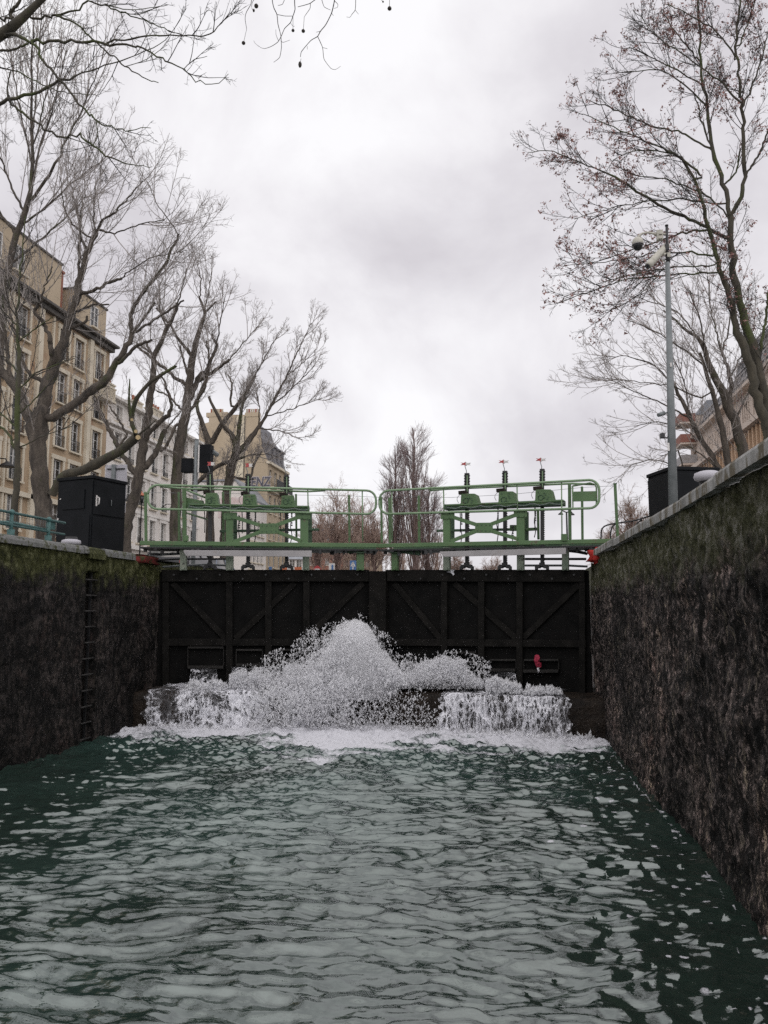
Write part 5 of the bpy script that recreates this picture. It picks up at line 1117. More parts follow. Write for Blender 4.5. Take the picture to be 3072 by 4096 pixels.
def facade(root, W, z0, z1, rects, mat, name='wall', dep=.2, D=None, sides=True, y0=0.):
    """front wall on local y=y0 with real openings, plus side and back walls of depth D"""
    mb = MB(); us = sorted({0., W, *[r[0] for r in rects], *[r[0]+r[2] for r in rects]}); zs = sorted({z0, z1, *[r[1] for r in rects], *[r[1]+r[3] for r in rects]})
    for a, b_ in zip(us, us[1:]):
        for c, d in zip(zs, zs[1:]):
            mx, mz = (a+b_)/2, (c+d)/2
            if any(r[0] < mx < r[0]+r[2] and r[1] < mz < r[1]+r[3] for r in rects): continue
            mb.add([(a, y0, c), (b_, y0, c), (b_, y0, d), (a, y0, d)], [(0, 1, 2, 3)])
    for x, z, w_, h in [r[:4] for r in rects]:
        p = [(x, z), (x+w_, z), (x+w_, z+h), (x, z+h)]
        for (ax, az), (bx, bz) in zip(p, p[1:]+p[:1]): mb.add([(ax, y0, az), (bx, y0, bz), (bx, y0+dep, bz), (ax, y0+dep, az)], [(0, 1, 2, 3)])
        mb.add([(x, y0+dep, z), (x+w_, y0+dep, z), (x+w_, y0+dep, z+h), (x, y0+dep, z+h)], [(0, 1, 2, 3)])
    if D: mb.add([(0, y0, z0), (W, y0, z0), (W, D, z0), (0, D, z0), (0, y0, z1), (W, y0, z1), (W, D, z1), (0, D, z1)], [(1, 2, 6, 5), (2, 3, 7, 6), (3, 0, 4, 7)])
    me = bpy.data.meshes.new(name); me.from_pydata(mb.v, [], mb.f); me.materials.append(mat); return link(name, me, root)
def lpart(root, mb, name, mat, bevel=0.): o = mb.build(name, mat, root, bevel, world=False); return o
def fill(root, rects, sur=None):
    for r in rects: put_window(root, r[0]+r[2]/2, r[1], r[2], r[3], r[4] if len(r) > 4 else 'plain', sur=sur)
L90, R90 = math.pi/2, -math.pi/2
LX = -28.
# ---- tall tan block, left edge
y0 = 24.; b = thing('apartment_building', 'tall tan apartment block with iron window rails and an attic storey at the left edge', 'building', (LX, y0, QZ), L90)
W = 51.1-y0; H = 20.7-QZ; rows = (18.0, 15.25, 12.45, 9.65, 6.85)
rects = []
cols = [(y-y0, w_) for y, w_ in ((27, 1.0), (29.4, 1.0), (31.8, 1.0), (34.2, 1.1), (36.6, 1.1), (38.9, 1.1), (41.0, 1.2), (45.3, 1.05), (47.1, 1.05), (49.7, 1.1))]
for z in rows:
    for x, w_ in cols: rects.append((x-w_/2, z-QZ-.05, w_, 2.0, 'rail'))
for x, w_ in cols: rects.append((x-w_/2, .55, w_, 2.2, 'plain'))
facade(b, W, 0, H, rects, M['tan'], D=13.); fill(b, rects, 'tan_pale')
mb = MB(); mb.box((W/2, .1, H+.12), (W+.6, 1.4, .18)); mb.box((W/2, -.12, H-.14), (W+.3, .4, .3)); lpart(b, mb, 'cornice', M['grime_roof'], .03)
mb = MB()
for z in (5.6, 3.0): mb.box((W/2, -.09, z), (W+.2, .24, .28))
for x in (42.6-y0, 48.4-y0): mb.box((x, -.10, H/2), (.45, .22, H-.4))
for x in (39.9-y0, 44.0-y0): mb.box((x, -.06, H/2), (.16, .14, H-.3))
lpart(b, mb, 'string_course', M['tan_pale'])
mb = MB(); mb.box((49.7-y0, -.4, 14.05-QZ+2.6), (2.2, .8, .16)); 
for i in range(12): mb.box((49.7-y0-1.0+i*.18, -.74, 14.05-QZ+3.05), (.07, .07, .8))
mb.box((49.7-y0, -.74, 14.05-QZ+3.5), (2.2, .12, .10)); lpart(b, mb, 'balcony', M['tan_pale'])
# attic, set back, with its own windows; turret at the right end
ra = [(x-w_/2, H+1.3, w_, 1.7, 'plain') for x, w_ in cols[1:7]]
at = facade(b, 45.6-y0, H+.2, 24.5-QZ, [], M['gable'], 'attic', D=11., y0=.6)
for r_ in ra: put_window(b, r_[0]+r_[2]/2, r_[1], r_[2], r_[3], 'plain', y=.55)
tw = MB(); tw.box((49.1-y0, 3.2, (23.6+20.9)/2-QZ), (4.0, 5.6, 2.7)); lpart(b, tw, 'turret', M['gable']); put_window(b, 49.4-y0, H+.9, 1.0, 1.6, 'plain', y=.36)
mb = MB(); mb.box((49.1-y0, 3.2, 23.6-QZ), (4.14, 5.8, .12)); mb.box(((45.6-y0)/2, 5.8, 24.55-QZ), (45.6-y0+.1, 10.6, .12)); lpart(b, mb, 'roof', M['grime_roof'])
mb = MB(); mb.box((46.4-y0, 1.6, 22.7-QZ), (.8, .8, 3.6)); mb.box((46.4-y0, 1.6, 24.55-QZ), (.95, .95, .14)); ch = lpart(b, mb, 'chimney', M['brick'])
mb = MB(); mb.lathe((46.4-y0, 1.6, 24.6-QZ), [(.16, 0), (.12, .55), (.15, .6)], 10); mb.build('chimney_pot', M['pot'], ch, world=False)
mb = MB(); mb.box((40.0-y0, 2.6, 25.0-QZ), (3.4, .9, .9)); mb.box((40.0-y0, 2.6, 25.5-QZ), (3.6, 1.05, .14)); ch = lpart(b, mb, 'chimney', M['brick'])
for i in range(6): mb = MB(); mb.lathe((38.5-y0+i*.6, 2.6, 25.55-QZ), [(.17, 0), (.12, .6), (.16, .66)], 10); mb.build('chimney_pot', M['pot'], ch, world=False)
mb = MB(); mb.box((38.6-y0, 1.9, 25.6-QZ), (1.0, 1., 2.6)); mb.box((38.6-y0, 1.9, 27.-QZ), (1.2, 1.2, .2)); lpart(b, mb, 'chimney', M['brick'])
# ---- white block
y0 = 51.12; b = thing('apartment_building', 'cream white apartment block with a row of chimney pots behind the bare trees', 'building', (LX, y0, QZ), L90)
W = 68.-y0; H = 17.3-QZ; rects = []; wr = (13.0, 10.15, 7.3)
cx_ = [1.6+2.0*i for i in range(8)]
for z in wr:
    for x in cx_: rects.append((x-.5, z-QZ, 1.0, 1.95, 'low'))
for x in cx_: rects.append((x-.45, 15.75-QZ, .9, 1.15, 'plain')); rects.append((x-.6, .5, 1.2, 2.2, 'plain'))
facade(b, W, 0, H, rects, M['cream_wall'], D=12.); fill(b, rects, 'cream_trim')
mb = MB()
for z, d, h in ((15.45, .35, .22), (15.1, .16, .12), (12.45, .18, .25), (9.6, .14, .2), (6.9, .3, .3), (17.3, .5, .2)): mb.box((W/2, -d/2+.02, z-QZ), (W+.1, d, h))
lpart(b, mb, 'cornice', M['cream_trim'])
mb = MB(); mb.prism([(0, 0, H+.1), (0, 12, H+.1), (0, 6.5, H+1.3), (0, 2, H+.75)], (W, 0, 0)); lpart(b, mb, 'roof', M['zinc'])
for x, w_, h, n in ((1.9, 2.6, 1.5, 8), (7.2, 1.2, 1.3, 3), (10.6, 2., 1.5, 4)):
    mb = MB(); mb.box((x, 1.6, H+h/2+.1), (w_, .7, h)); mb.box((x, 1.6, H+h+.14), (w_+.16, .85, .12)); ch = lpart(b, mb, 'chimney', M['tan_pale'])
    for i in range(n): mb = MB(); mb.lathe((x-w_/2+w_*(i+.5)/n, 1.6, H+h+.18), [(.13, 0), (.10, .42), (.13, .46)], 8); mb.build('chimney_pot', M['pot'], ch, world=False)
mb = MB(); mb.tube([(8.9, -.1, 7.1), (8.9, -.55, 7.45), (8.9, -1.0, 7.45), (8.9, -1.1, 7.25)], .03, 6); mb.lathe((8.9, -1.1, 7.0), [(.36, 0), (.30, .10), (.10, .22), (.05, .3)], 14); lpart(b, mb, 'wall_lamp', M['black'])
# ---- low pale house with its end wall to us, then the tall blank gable
gl = at_y(775, 1924, 82.)[0]; D = LX-gl
b = thing('low_house', 'low pale house with a lettered end wall in front of the tan blank gable', 'building', (LX, 82., QZ), L90)
H = 16.2-QZ; W = 88.2-82; rects = [(x-.4, z, .8, 1.7, 'plain') for z in (1.0, 4.2, 7.2) for x in (.8, 2.1, 3.4, 4.7)]
facade(b, W, 0, H-2.0, rects, M['cream_wall'], D=D); fill(b, rects)
mb = MB(); mb.prism([(0, 0, H-2.02), (0, D, H-2.02), (0, D, H), (0, 1.6, H)], (W, 0, 0)); lpart(b, mb, 'gable', M['cream_wall'])
mb = MB(); mb.prism([(-.15, -.35, H-2.2), (-.15, 1.6, H+.05), (-.15, D, H+.05), (-.15, D, H+.22), (-.15, 1.5, H+.22), (-.15, -.4, H-2.0)], (W+.2, 0, 0)); lpart(b, mb, 'roof', M['zinc'])
mb = MB(); mb.box((W/2, -.16, H-2.2), (W, .36, .3)); mb.box((W/2, -.1, 6.4), (W, .2, .25)); mb.box((W/2, -.1, 3.3), (W, .25, .3)); lpart(b, mb, 'cornice', M['tan_pale'])
def lettering(root, text, loc, size, mat, name, rot, ext=.02, sx=1., off=0., shear=0.):
    cu = bpy.data.curves.new(name, 'FONT'); cu.body = text; cu.size = size; cu.extrude = ext; cu.align_x = 'CENTER'; cu.offset = off; cu.shear = shear
    o = bpy.data.objects.new(name, cu); COL.objects.link(o); dg = bpy.context.evaluated_depsgraph_get(); me = bpy.data.meshes.new_from_object(o.evaluated_get(dg)); bpy.data.objects.remove(o)
    me.materials.clear(); me.materials.append(mat); q = link(name, me, root); q.location = loc; q.rotation_euler = rot; q.scale = (sx, 1, 1); return q
M['faded_ink'] = surf('faded_lettering', (.22, .18, .15), (.30, .26, .22), 3., .9, bmp=0)
M['graf_dark'] = surf('graffiti_fill', (.05, .05, .065), (.13, .12, .14), 3., .8, bmp=0)
M['graf_pale'] = surf('graffiti_edge', (.34, .31, .31), (.46, .43, .42), 3., .8, bmp=0)
M['poster'] = surf('paint_patches', (.50, .36, .34), (.66, .62, .60), 1.2, .9, bmp=0, spots=((.35, .10, .12), 2., .6))
# local x<0 side faces the viewer: text plane with its normal along -x
GR = (math.pi/2, 0, -math.pi/2)
px2loc = lambda px, py, Y: (LX-at_y(px, py, Y)[0], at_y(px, py, Y)[2]-QZ)
d_, z_ = px2loc(882, 1937, 82.); lettering(b, 'ENT', (-.03, d_, z_), 1.1, M['faded_ink'], 'lettering', GR, sx=1.05)
mb = MB(); d0, z0 = px2loc(930, 2030, 82); mb.box((-.02, d0, z0), (.03, 3.2, 2.2)); lpart(b, mb, 'painted_patch', M['poster'])
b = thing('apartment_building', 'tan apartment block with a tall blank gable, pale flue strip and tag lettering', 'building', (LX, 88.2, QZ), L90)
Yg = 88.2; dl, zt = px2loc(797, 1700, Yg); dr_, zr = px2loc(1036, 1659, Yg); dm, zm = px2loc(836, 1659, Yg)
H = 21.0-QZ; W = 8.; rects = [(x-.45, z, .9, 2.0, 'plain') for z in (1., 4., 7.2, 10.3, 13.4) for x in (1.2, 3.2, 5.2, 7.0)]
facade(b, W, 0, H-1.6, rects, M['gable'], D=dl); fill(b, rects)
z15 = H-1.62
mb = MB(); mb.prism([(0, 0, z15), (0, dl, z15), (0, dl, zt), (0, dm, zt+.3), (0, dm, zm), (0, dr_, zr), (0, dr_-.1, zr-2.2), (0, .9, z15+2.)], (.5, 0, 0)); lpart(b, mb, 'gable', M['gable'])
mb = MB(); mb.prism([(.5, .1, z15), (.5, dl, z15), (.5, dl, zt-1.), (.5, dr_+1, zr-.4), (.5, 1.8, zr-1.6), (.5, .9, z15+3.)], (W-.5, 0, 0)); rf = lpart(b, mb, 'roof', M['slate'])
for x in (1.6, 3.4, 5.2, 6.9):
    mb = MB(); mb.box((x, .75, z15+1.5), (1.0, 1., 1.7)); mb.box((x, .6, z15+2.45), (1.2, 1.1, .18)); mb.box((x, .24, z15+1.5), (.7, .04, 1.3)); dm_ = lpart(b, mb, 'dormer', M['slate'])
mb = MB(); mb.box((W/2, -.3, z15-2.95), (W, 1.0, .2)); mb.box((W/2, -.15, z15-3.2), (W, .5, .3)); mb.box((W/2, -.1, z15), (W+.2, .5, .3)); lpart(b, mb, 'cornice', M['tan_pale'])
mb = MB(); mb.box((W/2+.6, -.78, z15-2.35), (W-1.2, .04, 1.)); 
for i in range(30): mb.box((1.3+i*.22, -.8, z15-2.35), (.03, .03, 1.))
mb.box((W/2+.6, -.78, z15-1.82), (W-1.1, .07, .06)); lpart(b, mb, 'balcony_railing', M['rail_iron'])
mb = MB(); d0, za = px2loc(963, 1665, Yg); d1, zb = px2loc(963, 1918, Yg); mb.box((-.05, d0, (za+zb)/2), (.14, .95, za-zb)); lpart(b, mb, 'flue_strip', M['gable_strip'])
mb = MB(); mb.box((-.03, (dl+d1)/2-1., zb), (.12, dl-2, .16)); lpart(b, mb, 'string_course', M['grime_roof'])
mb = MB(); mb.box((.1, d0-.55, (za+zb)/2), (.3, .08, za-zb)); mb.box((.1, d0, za+.55), (.25, .3, 1.1)); lpart(b, mb, 'drain_pipe', M['grime_roof'])
for i in range(14):
    px = (842+i*6.2) if i < 8 else (984+(i-8)*9.); dd, zz_ = px2loc(px, 1659, Yg); mb = MB(); mb.lathe((.3, dd, zz_-.05), [(.14, 0), (.11, .75), (.15, .8)], 8); lpart(b, mb, 'chimney_pot', M['pot'] if i % 3 == 0 else M['tan_pale'])
mb = MB(); d0, za = px2loc(835, 1656, Yg); d1, zb = px2loc(900, 1656, Yg); mb.box((.3, (d0+d1)/2, za-.1), (.7, d0-d1+.6, .5)); lpart(b, mb, 'chimney', M['gable']); mb = MB(); d0, za = px2loc(980, 1656, Yg); d1, zb = px2loc(1036, 1656, Yg); mb.box((.3, (d0+d1)/2, za-.1), (.7, d0-d1, .5)); lpart(b, mb, 'chimney', M['gable'])
dd, zz_ = px2loc(1036, 1945, Yg); lettering(b, 'JENZ', (-.04, dd, zz_), 1.55, M['graf_pale'], 'graffiti_outline', GR, sx=.78, off=.09, shear=.15); lettering(b, 'JENZ', (-.07, dd, zz_), 1.55, M['graf_dark'], 'graffiti', GR, sx=.78, off=.02, shear=.15)
# ---- right bank: long beige block with mansard, seen steeply
y1 = 93.; y0 = 50.; b = thing('apartment_building', 'beige concrete apartment block with slanted grey roof and red balconies on the right bank', 'building', (20., y1, QZ), R90)
W = y1-y0; rects = []; zl = 17.1-QZ; H = 20.9-QZ
for gx in range(12):
    x = 4.6+gx*3.2
    for i in range(4): rects.append((x+i*.62, zl+1.0, .36, 1.75, 'plain'))
    for i in range(3): rects.append((x+i*.85, zl-3.6, .5, 2.4, 'plain'))
for gx in range(12): rects.append((4.6+gx*3.2, zl-6.6, 2.2, 2.0, 'plain')); rects.append((4.6+gx*3.2, zl-10.4, 2.2, 2.2, 'plain'))
for z in (3.2, 6.2, 10.3, 12.8, 15.2): rects.append((1.2, z-.6, 1.6, 1.7, 'plain'))
facade(b, W, 0, H, rects, M['beige'], D=14.)
hi = [r_ for r_ in rects if r_[1] > zl-4][:84]; fill(b, hi)
mb = MB(); mb.box((W/2+1.6, -.55, zl+.1), (W-3.2, 1.3, .45)); mb.box((W/2, -.25, H+.1), (W+.3, .9, .3)); lpart(b, mb, 'ledge', M['beige'])
mb = MB()
for gx in range(37): mb.box((4.0+gx*1.05, -.42, zl-2.0), (.28, .8, 3.6))
lpart(b, mb, 'pilaster', M['beige_ochre'])
mb = MB(); mb.prism([(3.2, .1, H+.25), (3.2, .9, H+2.6), (3.2, 1.9, H+2.7), (3.2, 2.3, H+3.2), (3.2, 9, H+3.6), (3.2, 13.5, H+.3)], (W-3.2, 0, 0)); mb.prism([(11., 1.9, H+2.7), (11., 2.5, H+5.4), (11., 3.2, H+5.5), (11., 3.6, H+7.2), (11., 9, H+7.6), (11., 13, H+2.)], (W-11., 0, 0)); rf = lpart(b, mb, 'roof', M['slate'])
mb = MB()
for i in range(28): mb.bar((4.+i*1.4, 0, H+.3), (4.+i*1.4, .8, H+2.6), .1, .1, (1, 0, 0))
for i in range(20): mb.bar((11.4+i*1.5, 1.8, H+2.7), (11.4+i*1.5, 2.4, H+5.4), .1, .1, (1, 0, 0))
for y_, z_ in ((.3, H+.9), (.55, H+1.7), (.85, H+2.62)): mb.box((W/2+1.6, y_-.06, z_), (W-3.4, .1, .12))
for y_, z_ in ((1.95, H+3.4), (2.15, H+4.3), (2.45, H+5.42), (3.1, H+6.), (3.5, H+7.2)): mb.box((W/2+5.6, y_-.06, z_), (W-11.2, .12, .14))
mb.build('glazing_bar', M['board'], rf, world=False)
for i, z in enumerate((9.9, 12.4, 14.8, 17.1, 19.4)):
    mb = MB(); mb.box((1.9, -.85, z), (2.8, 1.7, .18)); lpart(b, mb, 'balcony_slab', M['beige'])
    mb = MB(); mb.box((1.9, -1.66, z+.58), (2.8, .06, .9)); mb.box((.52, -.85, z+.58), (.06, 1.6, .9)); mb.box((3.28, -.85, z+.58), (.06, 1.6, .9)); o = lpart(b, mb, 'balcony_panel', M['rust_panel'] if i > 2 else M['board'])
    if i > 2: o['label'] = 'rust red balcony panel'
mb = MB(); mb.box((1.6, 6.5, H+1.3), (3.2, 12.9, 2.6)); lpart(b, mb, 'end_wall', M['beige']); put_window(b, 1.9, H+.4, 1.6, 1.7, 'plain', y=0.); put_window(b, -.04, H+.4, 1.6, 1.7, 'plain', y=0.) if False else None
mb = MB(); mb.prism([(-.1, -.1, H+2.6), (-.1, 1.2, H+4.2), (-.1, 10, H+4.4), (-.1, 13.5, H+2.6)], (3.4, 0, 0)); lpart(b, mb, 'roof', M['zinc'])
# ---- small far buildings closing the canal
for lab, px, Y, top, wpx, mat, rz in (('low brick red building deep among the far round trees', 1290, 190, 2105, 130, 'brick', .1), ('pale grey roofed building far behind the round trees', 1430, 200, 2110, 120, 'gable', -.1), ('cream building far away under the walkway beside the right leg of the left leaf', 1180, 150, 2190, 110, 'cream_wall', .25)):
    c = at_y(px, 2300, Y); Wd = wpx*mpp(c); H = at_y(px, top, Y)[2]-QZ; b = thing('far_building', lab, 'building', (c[0]-Wd/2, Y, QZ), rz)
    n = max(4, int(Wd/2.4)); rects = [((i+.5)*Wd/n-.5, z, 1.0, 1.8, 'plain') for i in range(n) for z in np.arange(1., H-3.0, 3.)]
    facade(b, Wd, 0, H-2.2, rects, M[mat], D=10.); fill(b, rects[:60])
    mb = MB(); mb.prism([(-.3, -.4, H-2.25), (-.3, 10.4, H-2.25), (-.3, 5, H)], (Wd+.6, 0, 0)); rf = lpart(b, mb, 'roof', M['zinc'])
    mb = MB(); mb.box((Wd*.3, 5, H+.3), (1.2, .7, 1.4)); mb.build('chimney', M['brick'], rf, world=False)
# ================================================================== huts, poles, rails, signs, cars
def hut(label, corner_px, Yc, wd, dp, rz, top_px, near_local):
    """black sheet hut; near_local = signs of the local corner nearest to us"""
    c = at_y(corner_px, top_px, Yc); H = c[2]-QZ; R = Matrix.Rotation(rz, 3, 'Z'); off = R @ Vector((near_local[0]*wd/2, near_local[1]*dp/2, 0))
    return thing('control_hut', label, 'hut', (c[0]-off.x, c[1]-off.y, QZ), rz), H
def lb(root, name, mat, boxes, bev=.006):
    mb = MB()
    for c, s in boxes: mb.box(c, s)
    return mb.build(name, M[mat], root, bev, world=False)
wd = dp = .98; hb, H = hut('tall black metal hut on the left quay with a white door handle', 372, 15.4, wd, dp, math.radians(-15.8), 1903, (1, -1))
# nearest corner is local (+,-): left face = local -y, right face = local +x
lb(hb, 'body', 'hut', [((0, 0, H/2-.03), (wd, dp, H-.06))]); lb(hb, 'roof', 'hut', [((0, 0, H-.02), (wd+.05, dp+.05, .07))], .01)
d = lb(hb, 'door', 'hut', [((wd/2+.012, 0, H*.74), (.024, dp-.06, H*.40))])
mb = MB(); mb.tube([(wd/2+.03, -.36, H*.66), (wd/2+.075, -.36, H*.67), (wd/2+.075, -.36, H*.74), (wd/2+.03, -.36, H*.75)], .013, 8); mb.box((wd/2+.03, -.39, H*.705), (.014, .035, H*.13)); mb.build('handle', M['white'], d, world=False)
mb = MB(); mb.tube([(wd/2+.03, .02, H*.67), (wd/2+.05, .02, H*.67), (wd/2+.05, .02, H*.74), (wd/2+.03, .02, H*.74)], .006, 6); mb.build('handle', M['steel'], d, world=False)
lb(hb, 'hatch', 'hut', [((-.02, -dp/2-.01, H*.73), (.62, .02, H*.24))]); lb(hb, 'door', 'hut', [((wd/2+.012, 0, H*.26), (.024, dp-.06, H*.50)), ((0, -dp/2-.01, H*.28), (wd-.06, .02, H*.50))])
mb = MB(); mb.tube([(-wd/2+.10, -dp/2-.03, H*.745), (-wd/2+.10, -dp/2-.01, H*.745)], .016, 8); mb.tube([(-wd/2+.06, -dp/2-.03, H*.50), (-wd/2+.06, -dp/2-.01, H*.50)], .022, 8); mb.build('lock', M['white'], hb, world=False)
wd = dp = .97; hb, H = hut('low black metal hut on the right quay behind the camera pole', 2684, 15.8, wd, dp, math.radians(17), 1868, (-1, -1))
lb(hb, 'body', 'hut', [((0, 0, H/2-.03), (wd, dp, H-.06))]); lb(hb, 'roof', 'hut', [((0, 0, H-.02), (wd+.05, dp+.05, .07))], .01)
lb(hb, 'door', 'hut', [((0, -dp/2-.012, H*.68), (wd-.06, .024, H*.5)), ((-wd/2-.012, 0, H*.68), (.024, dp-.06, H*.5))])
mb = MB(); mb.tube([(.1, -dp/2-.04, H*.42), (.1, -dp/2-.01, H*.42)], .02, 8); mb.build('lock', M['white'], hb, world=False)
# ---- camera pole
Yp = 13.0; q5 = lambda x, y, Y=Yp: at_y(2350+x*.633, 800+y*.633, Y); s5 = .633*mpp(q5(500, 900)); b0 = q5(533, 1930)
cp = thing('camera_pole', 'grey steel camera pole standing behind the right wall coping', 'camera pole', (b0[0], Yp, QZ))
mb = MB(); base = np.array([b0[0]+.01, Yp, QZ-.02]); top = q5(505, 395); mb.tube([base, top], [31*s5, 14.5*s5], 12); mb.build('pole', M['steel'], cp)
mb = MB(); mb.tube([q5(505, 400), q5(501, 165)], 9*s5, 10); mb.box(q5(501, 300), (24*s5, 24*s5, 40*s5)); mb.tube([q5(514, 330), q5(514, 400)], 9*s5, 8); mb.tube([q5(500, 165), q5(500, 158)], 11*s5, 10); mb.build('mast_head', M['black'], cp, 0)
mb = MB(); mb.box(q5(456, 225, Yp-.02), (38*s5, 34*s5, 66*s5)); mb.box(q5(462, 210, Yp-.08), (20*s5, 10*s5, 14*s5)); mb.box(q5(462, 238, Yp-.08), (20*s5, 10*s5, 14*s5)); mb.build('junction_box', M['cream'], cp, .004)
mb = MB(); mb.tube([q5(500, 215), q5(470, 215)], 6*s5, 8); mb.tube([q5(450, 225), q5(420, 212), q5(380, 205), q5(345, 212), q5(326, 228), q5(320, 240)], [11*s5, 8*s5, 7*s5, 7*s5, 9*s5, 14*s5], 10); dm = mb.build('camera_arm', M['cream'], cp)
c = q5(318, 285); mb = MB(); mb.lathe(c, [(35*s5, 4*s5), (37*s5, 10*s5), (36*s5, 22*s5), (31*s5, 38*s5), (20*s5, 48*s5), (8*s5, 52*s5)], 20); dome = mb.build('dome_camera', M['cream'], cp)
mb = MB(); mb.lathe(c, [(4*s5, -36*s5), (18*s5, -32*s5), (27*s5, -22*s5), (31*s5, -8*s5), (33*s5, 0)], 20); mb.build('dome_glass', M['lens'], dome)
mb = MB(); mb.lathe(c, [(33*s5, 0), (38*s5, 1*s5), (38*s5, 5*s5), (34*s5, 6*s5)], 20); mb.build('dome_band', M['board'], dome)
a, b_ = q5(505, 285, Yp+.10), q5(380, 418, Yp-.25); mb = MB(); mb.tube([a, a*.93+b_*.07, b_*.9+a*.1, b_], [17*s5, 23*s5, 23*s5, 19*s5], 14); bc = mb.build('bullet_camera', M['cream'], cp)
dd = (b_-a)/np.linalg.norm(b_-a); mb = MB(); mb.tube([b_-dd*.004, b_+dd*.012], 15*s5, 14); mb.build('lens', M['lens'], bc)
mb = MB(); mb.tube([q5(515, 350), q5(495, 340), q5(480, 345, Yp-.05)], 8*s5, 8); mb.box(q5(512, 350), (20*s5, 26*s5, 30*s5)); mb.tube([q5(505, 400), q5(470, 380), q5(470, 360)], 4*s5, 6); mb.build('camera_bracket', M['cream'], cp, .003)
mb = MB(); mb.tube([q5(505, 1342), q5(485, 1350)], 5*s5, 8); mb.tube([q5(484, 1346), q5(446, 1360, Yp-.05)], [14*s5, 12*s5], 12); mb.build('small_camera', M['steel'], cp)
mb = MB(); mb.box(q5(473, 1490, Yp-.03), (26*s5, 30*s5, 30*s5)); mb.tube([q5(505, 1503), q5(475, 1503)], 5*s5, 6); mb.build('small_camera', M['black'], cp, .003)
mb = MB(); mb.box(q5(527, 1042, Yp-.06), (10*s5, 10*s5, 26*s5)); mb.box(q5(512, 1560, Yp-.075), (12*s5, 5*s5, 50*s5)); mb.build('label_plate', M['white'], cp)
# ---- bollards
M['panel'] = surf('weathered_grey', (.36, .35, .38), (.44, .43, .46), 1., .6, bmp=.05)
def bollard(label, c, r):
    t = thing('mooring_bollard', label, 'bollard', (c[0], c[1], QZ), group='mooring bollards')
    MB().lathe((c[0], c[1], QZ), [(r*1.05, 0), (r*.7, .05), (r*.62, .16), (r*.66, c[2]-QZ-.07)], 20).build('stem', M['black'], t)
    MB().lathe((c[0], c[1], c[2]-.08), [(r*.7, 0), (r, .02), (r*1.06, .05), (r*.98, .085), (r*.6, .105), (r*.1, .11)], 20).build('cap', M['panel'], t)
c = at_x(285, 2163, -7.28); bollard('white topped mooring bollard on the left wall, before the black hut', c, .15)
c = at_x(2832, 1914, 2.02); bollard('white topped mooring bollard on the right wall coping', (c[0], c[1], c[2]+.05), .135)
# ---- teal railing on the left wall
q3 = lambda x, y, X=-7.16: at_x(x*.633, 800+y*.633, X)
rl = thing('quay_railing', 'teal tubular railing with wire mesh on top of the left wall', 'railing', (-7.16, q3(75, 2100)[1], QZ))
pa, pb = q3(75, 1976), q3(310, 2022); zt = (pa[2]+pb[2])/2; Ya, Yb = pa[1], pb[1]; zb = QZ+.16
for nm, z, r_ in (('top_rail', zt, .021), ('bottom_rail', zb, .018)):
    MB().tube([(-7.16, Ya-6, z), (-7.16, Yb+.45, z)], r_, 10).build(nm, M['teal'], rl)
sp_ = Yb-Ya; k = -3
while k <= 1:
    y = Ya+k*sp_; mb = MB(); mb.tube([(-7.16, y, QZ), (-7.16, y, zt)], .028, 10); mb.lathe((-7.16, y, zt-.03), [(.03, 0), (.044, .025), (.042, .05), (.025, .07), (.006, .08)], 12); mb.lathe((-7.16, y, QZ), [(.07, 0), (.05, .04), (.055, .1)], 12); mb.build('rail_post', M['teal'], rl); k += 1
mb = MB()
for z in np.arange(zb+.07, zt-.02, .07): mb.tube([(-7.16, Ya-6, z), (-7.16, Yb, z)], .0028, 4)
for y in np.arange(Ya-6, Yb, .07): mb.tube([(-7.16, y, zb), (-7.16, y, zt)], .0028, 4)
mb.build('wire_mesh', M['steel'], rl)
mb = MB(); mb.tube([(-7.16, Yb+.02, zb+.02), (-7.6, Yb-.3, zb+.12), (-8.3, Yb-.9, zb+.12)], .024, 8); mb.box((-7.20, Yb+.12, (zb+zt)/2+.02), (.05, .18, zt-zb-.06)); mb.build('gate_stay', M['teal'], rl)
# ---- signal post
Ys = 24.; b0 = at_y(779, 2200, Ys); m = mpp(b0); sg = thing('signal_post', 'grey signal post carrying two black signal boxes seen from behind', 'signal', (b0[0], Ys, QZ))
mb = MB(); tp = at_y(787, 1760, Ys); mb.tube([(tp[0], Ys, QZ), tp], 8.4*m, 12); mb.tube([tp, tp+np.array([0, 0, .02])], 9.2*m, 12); mb.build('post', M['steel'], sg)
for nm, x0, x1, ya, yb_ in (('signal_box', 800, 849, 1779, 1892), ('signal_box', 730, 777, 1835, 1892)):
    c = at_y((x0+x1)/2, (ya+yb_)/2, Ys+.05); mb = MB(); mb.box(c, ((x1-x0)*m, .3, (yb_-ya)*m)); o = mb.build(nm, M['hut'], sg, .012)
c = at_y(797, 1836, Ys-.05); mb = MB(); mb.box(c, (6*m, .12, 112*m)); mb.build('edge_strip', M['white'], sg)
c = at_y(852, 1808, Ys+.2); mb = MB(); mb.tube([c-np.array([0, .1, 0]), c+np.array([.02, .3, -.03])], 10*m, 14); mb.build('lamp_hood', M['steel'], sg)
mb = MB(); mb.bar(at_y(775, 1850, Ys), at_y(802, 1850, Ys), .05, .05, (0, 1, 0)); mb.bar(at_y(775, 1880, Ys), at_y(802, 1880, Ys), .05, .05, (0, 1, 0)); mb.build('bracket', M['steel'], sg)
